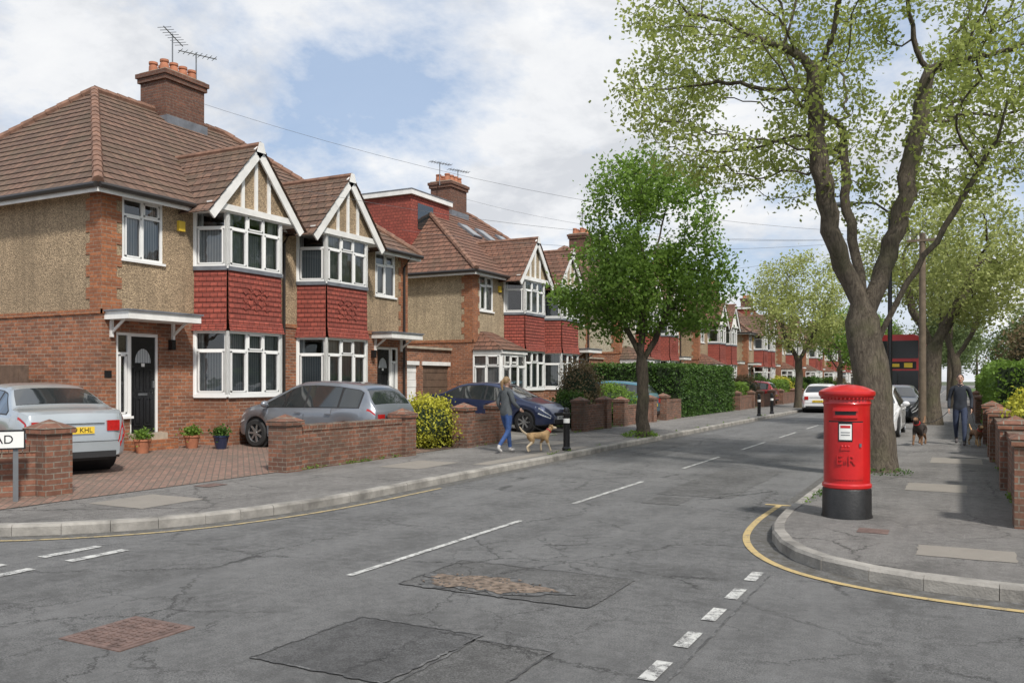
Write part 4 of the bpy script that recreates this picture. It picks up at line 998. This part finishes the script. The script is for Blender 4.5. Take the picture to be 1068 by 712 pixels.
# ------------------------------------------------------------ post box, bollards, poles, sign
t = Thing('pillar_post_box'); c = (-1.16,10.68,.115)
c0 = (0,0,0)
t.lathe('base', 'postblack', c0, [(0,0),(.285,0),(.285,.02),(.275,.05),(.272,.33),(.262,.35)], 48)
t.lathe('body', 'postred', c0, [(.262,.345),(.275,.36),(.275,.39),(.258,.41),(.256,1.30),(.262,1.32),(.27,1.335),(.262,1.35),(.262,1.38),(.285,1.40),(.31,1.425),(.315,1.45),(.31,1.475),(.295,1.485),(.27,1.50),(.18,1.535),(.09,1.552),(0,1.557)], 48)
for k in range(40):
    a = 2*math.pi*k/40; t.box('cap_dentils', 'postred', math.cos(a)*.283-.009, math.cos(a)*.283+.009, math.sin(a)*.283-.009, math.sin(a)*.283+.009, 1.385, 1.415)
def curved(part, mat, a0, a1, z0, z1, r, n=14):
    out = [[(r*math.sin(a), -r*math.cos(a), z) for a in np.linspace(a0,a1,n)] for z in (z0,z1)]
    t.grid(part, mat, out)
    inn = [[((r-.02)*math.sin(a), -(r-.02)*math.cos(a), z) for a in np.linspace(a0,a1,n)] for z in (z0,z1)]
    t.grid(part, mat, [out[0],inn[0]]); t.grid(part, mat, [out[1],inn[1]]); t.face(part, mat, [out[0][0],out[1][0],inn[1][0],inn[0][0]]); t.face(part, mat, [out[0][-1],out[1][-1],inn[1][-1],inn[0][-1]])
curved('door', 'postred', -.78,.78,.46,1.12,.266)
curved('door_gap', 'black', -.80,.80,.445,1.135,.2575)
curved('aperture_surround', 'postred', -.52,.52,1.17,1.29,.275); curved('aperture', 'black', -.42,.42,1.205,1.25,.2765); curved('aperture_hood', 'postred', -.5,.5,1.25,1.265,.295)
curved('notice_frame', 'black', -.29,.29,.90,1.12,.270); curved('notice_plate', 'label', -.25,.25,.92,1.10,.272); curved('notice_print', 'busred', -.2,.2,1.055,1.085,.2735); curved('notice_lines', 'steel', -.18,.18,.97,.98,.2735); curved('notice_lines', 'steel', -.18,.18,1.0,1.01,.2735)
textobj(t, 'E', .15, (-.065,-.262,.68), (R(90),0,R(-14)), 'postred', .010); textobj(t, 'R', .15, (.065,-.262,.68), (R(90),0,R(14)), 'postred', .010); textobj(t, 'II', .06, (0,-.270,.66), (R(90),0,0), 'postred', .008)
t.obox('crown', 'postred', (0,-.262,.80),(1,0,0),(0,-1,0),(0,0,1),(-.05,.05),(0,.012),(0,.03))
for k in (-1,0,1): t.ellipsoid('crown', 'postred', (k*.035,-.266,.842),(.014,.01,.018),8,6)
t.obox('lock', 'steel', (.16,-.22,.86),(1,0,0),(0,-1,0),(0,0,1),(-.012,.012),(0,.012),(-.02,.02))
t.build(c, R(3), .985)
def bollard(x, y):
    t = Thing('bollard'); t.lathe('post', 'black', (x,y,.12), [(.10,0),(.10,.06),(.075,.09),(.07,.78),(.085,.80),(.085,.84),(.06,.86),(.07,.90),(.05,.95),(0,.97)], 20); t.lathe('reflective_band', 'label', (x,y,.12), [(.0735,.62),(.0735,.72)], 20); t.build()
bollard(-7.8,17.7); bollard(-7.8,38.6); bollard(-7.8,41.5)
t = Thing('street_lamp'); x, y = -1.35,20.6
t.tube('column', 'black', [(x,y,.1),(x,y,1.2)], .075, 12); t.tube('column', 'black', [(x,y,1.2),(x,y,5.4)], [.05,.04], 12); t.tube('arm', 'black', [(x,y,5.35),(x-.3,y,5.6),(x-.8,y,5.65)], .025, 8); t.ellipsoid('lantern', 'steel', (x-.95,y,5.63),(.28,.11,.07)); t.build()
t = Thing('telegraph_pole'); t.tube('pole', 'pole', [(-1.05,30.6,.0),(-1.05,30.6,6.4)], [.12,.09], 12); t.box('crossarm', 'pole', -1.5,-.6,30.5,30.56,6.12,6.2)
for k in range(4): t.lathe('insulators', 'label', (-1.42+k*.25,30.54,6.2), [(.03,0),(.04,.08),(0,.1)], 8)
t.build()
t = Thing('overhead_wires')
def wire(a, b, sag=.6): 
    a, b = Vector(a), Vector(b); t.tube('wire', 'cable', [a.lerp(b,k/16)-Zv*(sag*4*(k/16)*(1-k/16)) for k in range(17)], .0045, 4)
wire((-1.2,30.54,6.3),(-15.2,16.9,6.6)); wire((-1.3,30.54,6.3),(-15.2,31.8,6.2)); wire((-1.1,30.54,6.3),(-15.2,46.5,6.2)); wire((-.9,30.54,6.3),(-1.2,80,7.2))
wire((-1.0,30.54,6.35),(-19.8,17.2,9.8),.9); wire((-1.2,30.54,6.32),(-19.8,32.1,9.8),.8); wire((-1.4,30.54,6.3),(-15.2,22,6.3),.5); t.build()
t = Thing('street_name_sign'); P0 = Vector((-10.72,7.0,0)); U = Vector((.5,.866,0)).normalized(); Nn = Vector((.866,-.5,0))
t.obox('plate', 'label', P0, U, Zv, Nn, (-1.05,0),(.82,1.05),(0,.02)); 
for uu, vv in (((-1.06,.01),(.81,.83)),((-1.06,.01),(1.04,1.06)),((-1.06,-1.04),(.83,1.04)),((-.01,.01),(.83,1.04))): t.obox('plate_border', 'black', P0, U, Zv, Nn, uu, vv, (-.002,.024))
for u in (-.95,-.1): t.obox('posts', 'steel', P0, U, Zv, Nn, (u-.03,u+.03),(.1,.98),(-.05,-.0))
q = P0-U*.525+Nn*.022+Zv*.935; textobj(t, 'ELM  ROAD', .155, q, (R(90),0,math.atan2(U.y,U.x)), 'black'); t.build()
t = Thing('timber_fence')
for k in range(16): t.box('boards', 'timber', -17.2-k*.15,-17.06-k*.15,11.2,11.23,.2,2.0)
t.box('rails', 'timber', -19.7,-17,11.23,11.28,.5,.6); t.box('rails', 'timber', -19.7,-17,11.23,11.28,1.6,1.7); t.build()

# ------------------------------------------------------------ people & dogs
def skinned(name, verts, edges, mats):
    names = list(verts); me = bpy.data.meshes.new(name)
    me.from_pydata([verts[k][0] for k in names], [(names.index(a), names.index(b)) for a, b, m in edges], [])
    o = bpy.data.objects.new(name, me); COL.objects.link(o); md = o.modifiers.new('Skin','SKIN'); md.use_smooth_shade = True
    for i, k in enumerate(names):
        r = verts[k][1]; sv = me.skin_vertices[0].data[i]; sv.radius = r if isinstance(r, tuple) else (r, r); sv.use_root = (i == 0)
    sb = o.modifiers.new('Sub','SUBSURF'); sb.levels = 2; sb.render_levels = 2
    dg = bpy.context.evaluated_depsgraph_get(); dg.update(); nm = bpy.data.meshes.new_from_object(o.evaluated_get(dg))
    bpy.data.objects.remove(o); 
    ml = []; 
    for a, b, m in edges:
        if m not in ml: ml.append(m)
    nm.materials.clear()
    for m in ml: nm.materials.append(MT[m])
    segs = [(Vector(verts[a][0]), Vector(verts[b][0]), m) for a, b, m in edges]
    for p in nm.polygons:
        c = p.center; best = 1e9; bm = None
        for a, b, m in segs:
            ab = b-a; tt = max(0,min(1,(c-a).dot(ab)/ab.length_squared)); d = (c-(a+ab*tt)).length
            if d < best: best = d; bm = m
        p.material_index = ml.index(bm); p.use_smooth = True
    no = bpy.data.objects.new(name, nm); COL.objects.link(no); return no
def person(name, loc, rz, top, legs, shoe, hair, female, armL, armR, sc=1.):
    t = Thing(name); w = .155 if female else .185
    V = {'pel':((0,0,.95),(.15,.11)),'waist':((0,0,1.10),(.135 if female else .15,.105)),'chest':((0,.01,1.30),(.165 if female else .185,.12)),'nb':((0,0,1.45),(.09,.075)),'nk':((0,.015,1.53),.05),'hd':((0,.02,1.58),.05),
         'hl':((-.09,0,.89),.098),'kl':((-.10,.16,.50),.066),'al':((-.10,.22,.11),.045),'hel':((-.10,.20,.05),.045),'tl':((-.10,.38,.04),.038),
         'hr':((.09,0,.89),.098),'kr':((.10,-.02,.50),.066),'ar':((.10,-.30,.19),.045),'her':((.10,-.34,.12),.042),'tr':((.10,-.22,.035),.038),
         'sl':((-w,0,1.41),.068),'el':(armL[0],.048),'wl':(armL[1],.036),'sr':((w,0,1.41),.068),'er':(armR[0],.048),'wr':(armR[1],.036)}
    E = [('pel','waist',top),('waist','chest',top),('chest','nb',top),('nb','nk','skin'),('nk','hd','skin'),('pel','hl',top),('hl','kl',legs),('kl','al',legs),('al','hel',shoe),('hel','tl',shoe),
         ('pel','hr',top),('hr','kr',legs),('kr','ar',legs),('ar','her',shoe),('her','tr',shoe),('nb','sl',top),('sl','el',top),('el','wl',top),('nb','sr',top),('sr','er',top),('er','wr',top)]
    t.extra.append(skinned('body', V, E, None))
    hc = (0,.03,1.655)
    t.ellipsoid('head', 'skin', hc, (.074,.092,.115), 20, 14); t.ellipsoid('head', 'skin', (0,.06,1.60), (.05,.055,.055), 12, 8)
    t.ellipsoid('nose', 'skin', (0,.128,1.645), (.014,.02,.024), 8, 6)
    for s in (-1,1):
        t.ellipsoid('eyes', 'black', (s*.03,.112,1.67), (.012,.008,.007), 8, 6); t.ellipsoid('ears', 'skin', (s*.076,.03,1.65), (.012,.022,.032), 8, 6); t.box('eyebrows', hair, s*.03-.018, s*.03+.018, .108, .118, 1.69, 1.696)
    t.ellipsoid('mouth', 'busred', (0,.117,1.602), (.022,.008,.006), 8, 5)
    t.ellipsoid('hair', hair, (0,.008,1.685), (.083,.096,.10), 18, 12)
    if female:
        t.tube('ponytail', hair, [(0,-.08,1.70),(0,-.13,1.66),(0,-.13,1.56),(0,-.11,1.46)], [.03,.04,.035,.012], 8); t.tube('scarf', top, [(0,.0,1.47),(0,.01,1.53)], [.085,.075], 14)
    else: t.tube('collar', top, [(0,0,1.46),(0,.01,1.53)], [.085,.072], 14)
    for s, (el, wr) in ((-1,armL),(1,armR)):
        wv = Vector(wr); d = (wv-Vector(el)).normalized(); sd = Vector((0,1,0)); pc = wv+d*.05
        t.ellipsoid('palms', 'skin', pc, (.022,.036,.045), 10, 8)
        for k, (oy, ln) in enumerate(((-.028,.055),(-.01,.068),(.009,.072),(.027,.064))):
            a = pc+d*.035+sd*oy; t.tube('fingers', 'skin', [a, a+d*ln*.55, a+d*ln*.85+Vector((-s*.028,0,.0))], [.009,.008,.006], 6)
        a = pc+sd*.03; t.tube('thumbs', 'skin', [a-d*.02, a+sd*.018+d*.015, a+sd*.02+d*.045], [.010,.009,.007], 6)
    return t.build(loc, rz, sc)
def dog(name, loc, rz, sc, fur, fur2, headup=0.):
    V = {'ch':((0,.18,.46),(.115,.125)),'be':((0,-.06,.475),(.095,.095)),'ru':((0,-.27,.48),(.092,.10)),'t1':((0,-.40,.52),.032),'t2':((0,-.54,.62+headup),.03),'t3':((0,-.62,.74+headup),.014),
         'nk':((0,.33,.60),.075),'hd':((0,.41,.70),(.070,.066)),'mz':((0,.50,.675),.042),'ns':((0,.57,.665),.028)}
    E = [('ch','be',fur),('be','ru',fur),('ru','t1',fur),('t1','t2',fur2),('t2','t3',fur2),('ch','nk',fur),('nk','hd',fur),('hd','mz',fur2),('mz','ns',fur2)]
    for s, n in ((-1,'l'),(1,'r')):
        f = .07*s
        V.update({'s'+n:((s*.075,.2,.38),.058),'e'+n:((s*.075,.17+f,.27),.038),'w'+n:((s*.075,.2+f*1.4,.15),.026),'p'+n:((s*.075,.23+f*1.6,.028),.028),
                  'h'+n:((s*.07,-.27,.40),.07),'k'+n:((s*.085,-.19-f,.29),.045),'o'+n:((s*.085,-.36-f,.17),.024),'q'+n:((s*.085,-.31-f,.028),.028)})
        E += [('ch','s'+n,fur),('s'+n,'e'+n,fur),('e'+n,'w'+n,fur2),('w'+n,'p'+n,fur2),('ru','h'+n,fur),('h'+n,'k'+n,fur),('k'+n,'o'+n,fur2),('o'+n,'q'+n,fur2)]
    t = Thing(name); t.extra.append(skinned('body', V, E, None))
    for s in (-1,1):
        t.tube('ears', fur, [(s*.045,.39,.755),(s*.085,.39,.72),(s*.09,.40,.65)], [.02,.028,.010], 8); t.ellipsoid('eyes', 'black', (s*.034,.468,.715), (.010,.008,.010), 8, 6)
    t.ellipsoid('nose', 'black', (0,.600,.668), (.018,.014,.014), 8, 6); t.tube('collar', 'busred', [(0,.30,.585),(0,.325,.605)], [.088,.084], 14)
    return t.build(loc, rz, sc)
def lead(a, b):
    t = Thing('dog_lead'); a, b = Vector(a), Vector(b); t.tube('strap', 'black', [a.lerp(b,k/8)-Zv*(.12*4*(k/8)*(1-k/8)) for k in range(9)], .008, 5); t.build()
person('woman_walking', (-8.75,16.6,.12), R(-20), 'jacket_g', 'jeans', 'shoe_w', 'hair_b', True, ((-.23,-.06,1.16),(-.23,.07,.96)), ((.24,.02,1.17),(.25,.20,1.03)), .93)
dog('walking_dog', (-8.15,17.0,.12), R(-35), .78, 'fur_tan', 'fur_cream')
lead((-8.49,16.73,1.0),(-8.0,17.22,.58))
person('man_walking', (.02,23.7,.12), R(178), 'jacket_n', 'jeans_d', 'shoe', 'hair_d', False, ((-.25,-.04,1.15),(-.25,.08,.91)), ((.25,-.02,1.15),(.25,.10,.91)), .97)
dog('walking_dog', (-.85,22.9,.12), R(170), .95, 'fur_dark', 'fur_brown', .0)
dog('walking_dog', (.36,23.3,.12), R(200), .7, 'fur_brown', 'fur_tan')
lead((-.25,23.6,.92),(-.9,22.65,.7)); lead((.27,23.6,.92),(.4,23.05,.55))

# ------------------------------------------------------------ sky, sun, camera
SE, SA = 48, 128
w = bpy.data.worlds.new('World'); scene.world = w; w.use_nodes = True; nt = w.node_tree
bg = nt.nodes['Background']; sky = N(nt, 'ShaderNodeTexSky', sky_type='NISHITA'); sky.sun_disc = False
sky.sun_elevation = R(SE); sky.sun_rotation = R(SA); sky.air_density = 1.; sky.dust_density = .6
tc = N(nt, 'ShaderNodeTexCoord'); sp = N(nt, 'ShaderNodeSeparateXYZ'); L(nt, tc.outputs['Generated'], sp.inputs[0])
den = mathn(nt, 'ADD', mathn(nt, 'MAXIMUM', sp.outputs[2], 0.0), .30)
cb = N(nt, 'ShaderNodeCombineXYZ'); L(nt, mathn(nt,'DIVIDE',sp.outputs[0],den), cb.inputs[0]); L(nt, mathn(nt,'DIVIDE',sp.outputs[1],den), cb.inputs[1]); cb.inputs[2].default_value = 9.3
n1 = noise(nt, 1.5, 11, .60, cb.outputs[0], .15); n2 = noise(nt, 3.2, 9, .6, cb.outputs[0], .2)
cov = ramp(nt, n1, [(.42, .15), (.48, .6), (.54, 1.)])
hz = ramp(nt, sp.outputs[2], [(.0, 1.), (.20, 0.)])
cov = mathn(nt, 'MAXIMUM', cov, mathn(nt, 'MULTIPLY', hz, .85))
thick = mathn(nt, 'ADD', mathn(nt, 'MULTIPLY', n2, .6), mathn(nt, 'MULTIPLY', n1, .4))
cc = ramp(nt, thick, [(.40, (9.9, 9.95, 10.0)), (.51, (8.9, 9.05, 9.3)), (.60, (6.9, 7.15, 7.6))])
L(nt, mixc(nt, cov, mixc(nt, .6, sky.outputs[0], (4.4,6.1,8.9)), cc), bg.inputs['Color']); bg.inputs['Strength'].default_value = .1
sd = bpy.data.lights.new('sun', 'SUN'); sd.energy = 4.1; sd.angle = R(5); sd.color = (1., .95, .88)
so = bpy.data.objects.new('sun', sd); COL.objects.link(so)
sv = Vector((math.sin(R(SA))*math.cos(R(SE)), math.cos(R(SA))*math.cos(R(SE)), math.sin(R(SE))))
so.rotation_euler = sv.to_track_quat('Z','Y').to_euler(); so.location = sv*50
cd = bpy.data.cameras.new('camera'); co = bpy.data.objects.new('camera', cd); COL.objects.link(co)
co.location = (0,0,1.7); co.rotation_euler = (R(90),0,R(27.4)); cd.lens = 30.34; cd.shift_y = .0375; cd.clip_end = 2000; cd.clip_start = .05
scene.camera = co
scene.view_settings.view_transform = 'Standard'; scene.view_settings.look = 'None'; scene.view_settings.exposure = 0
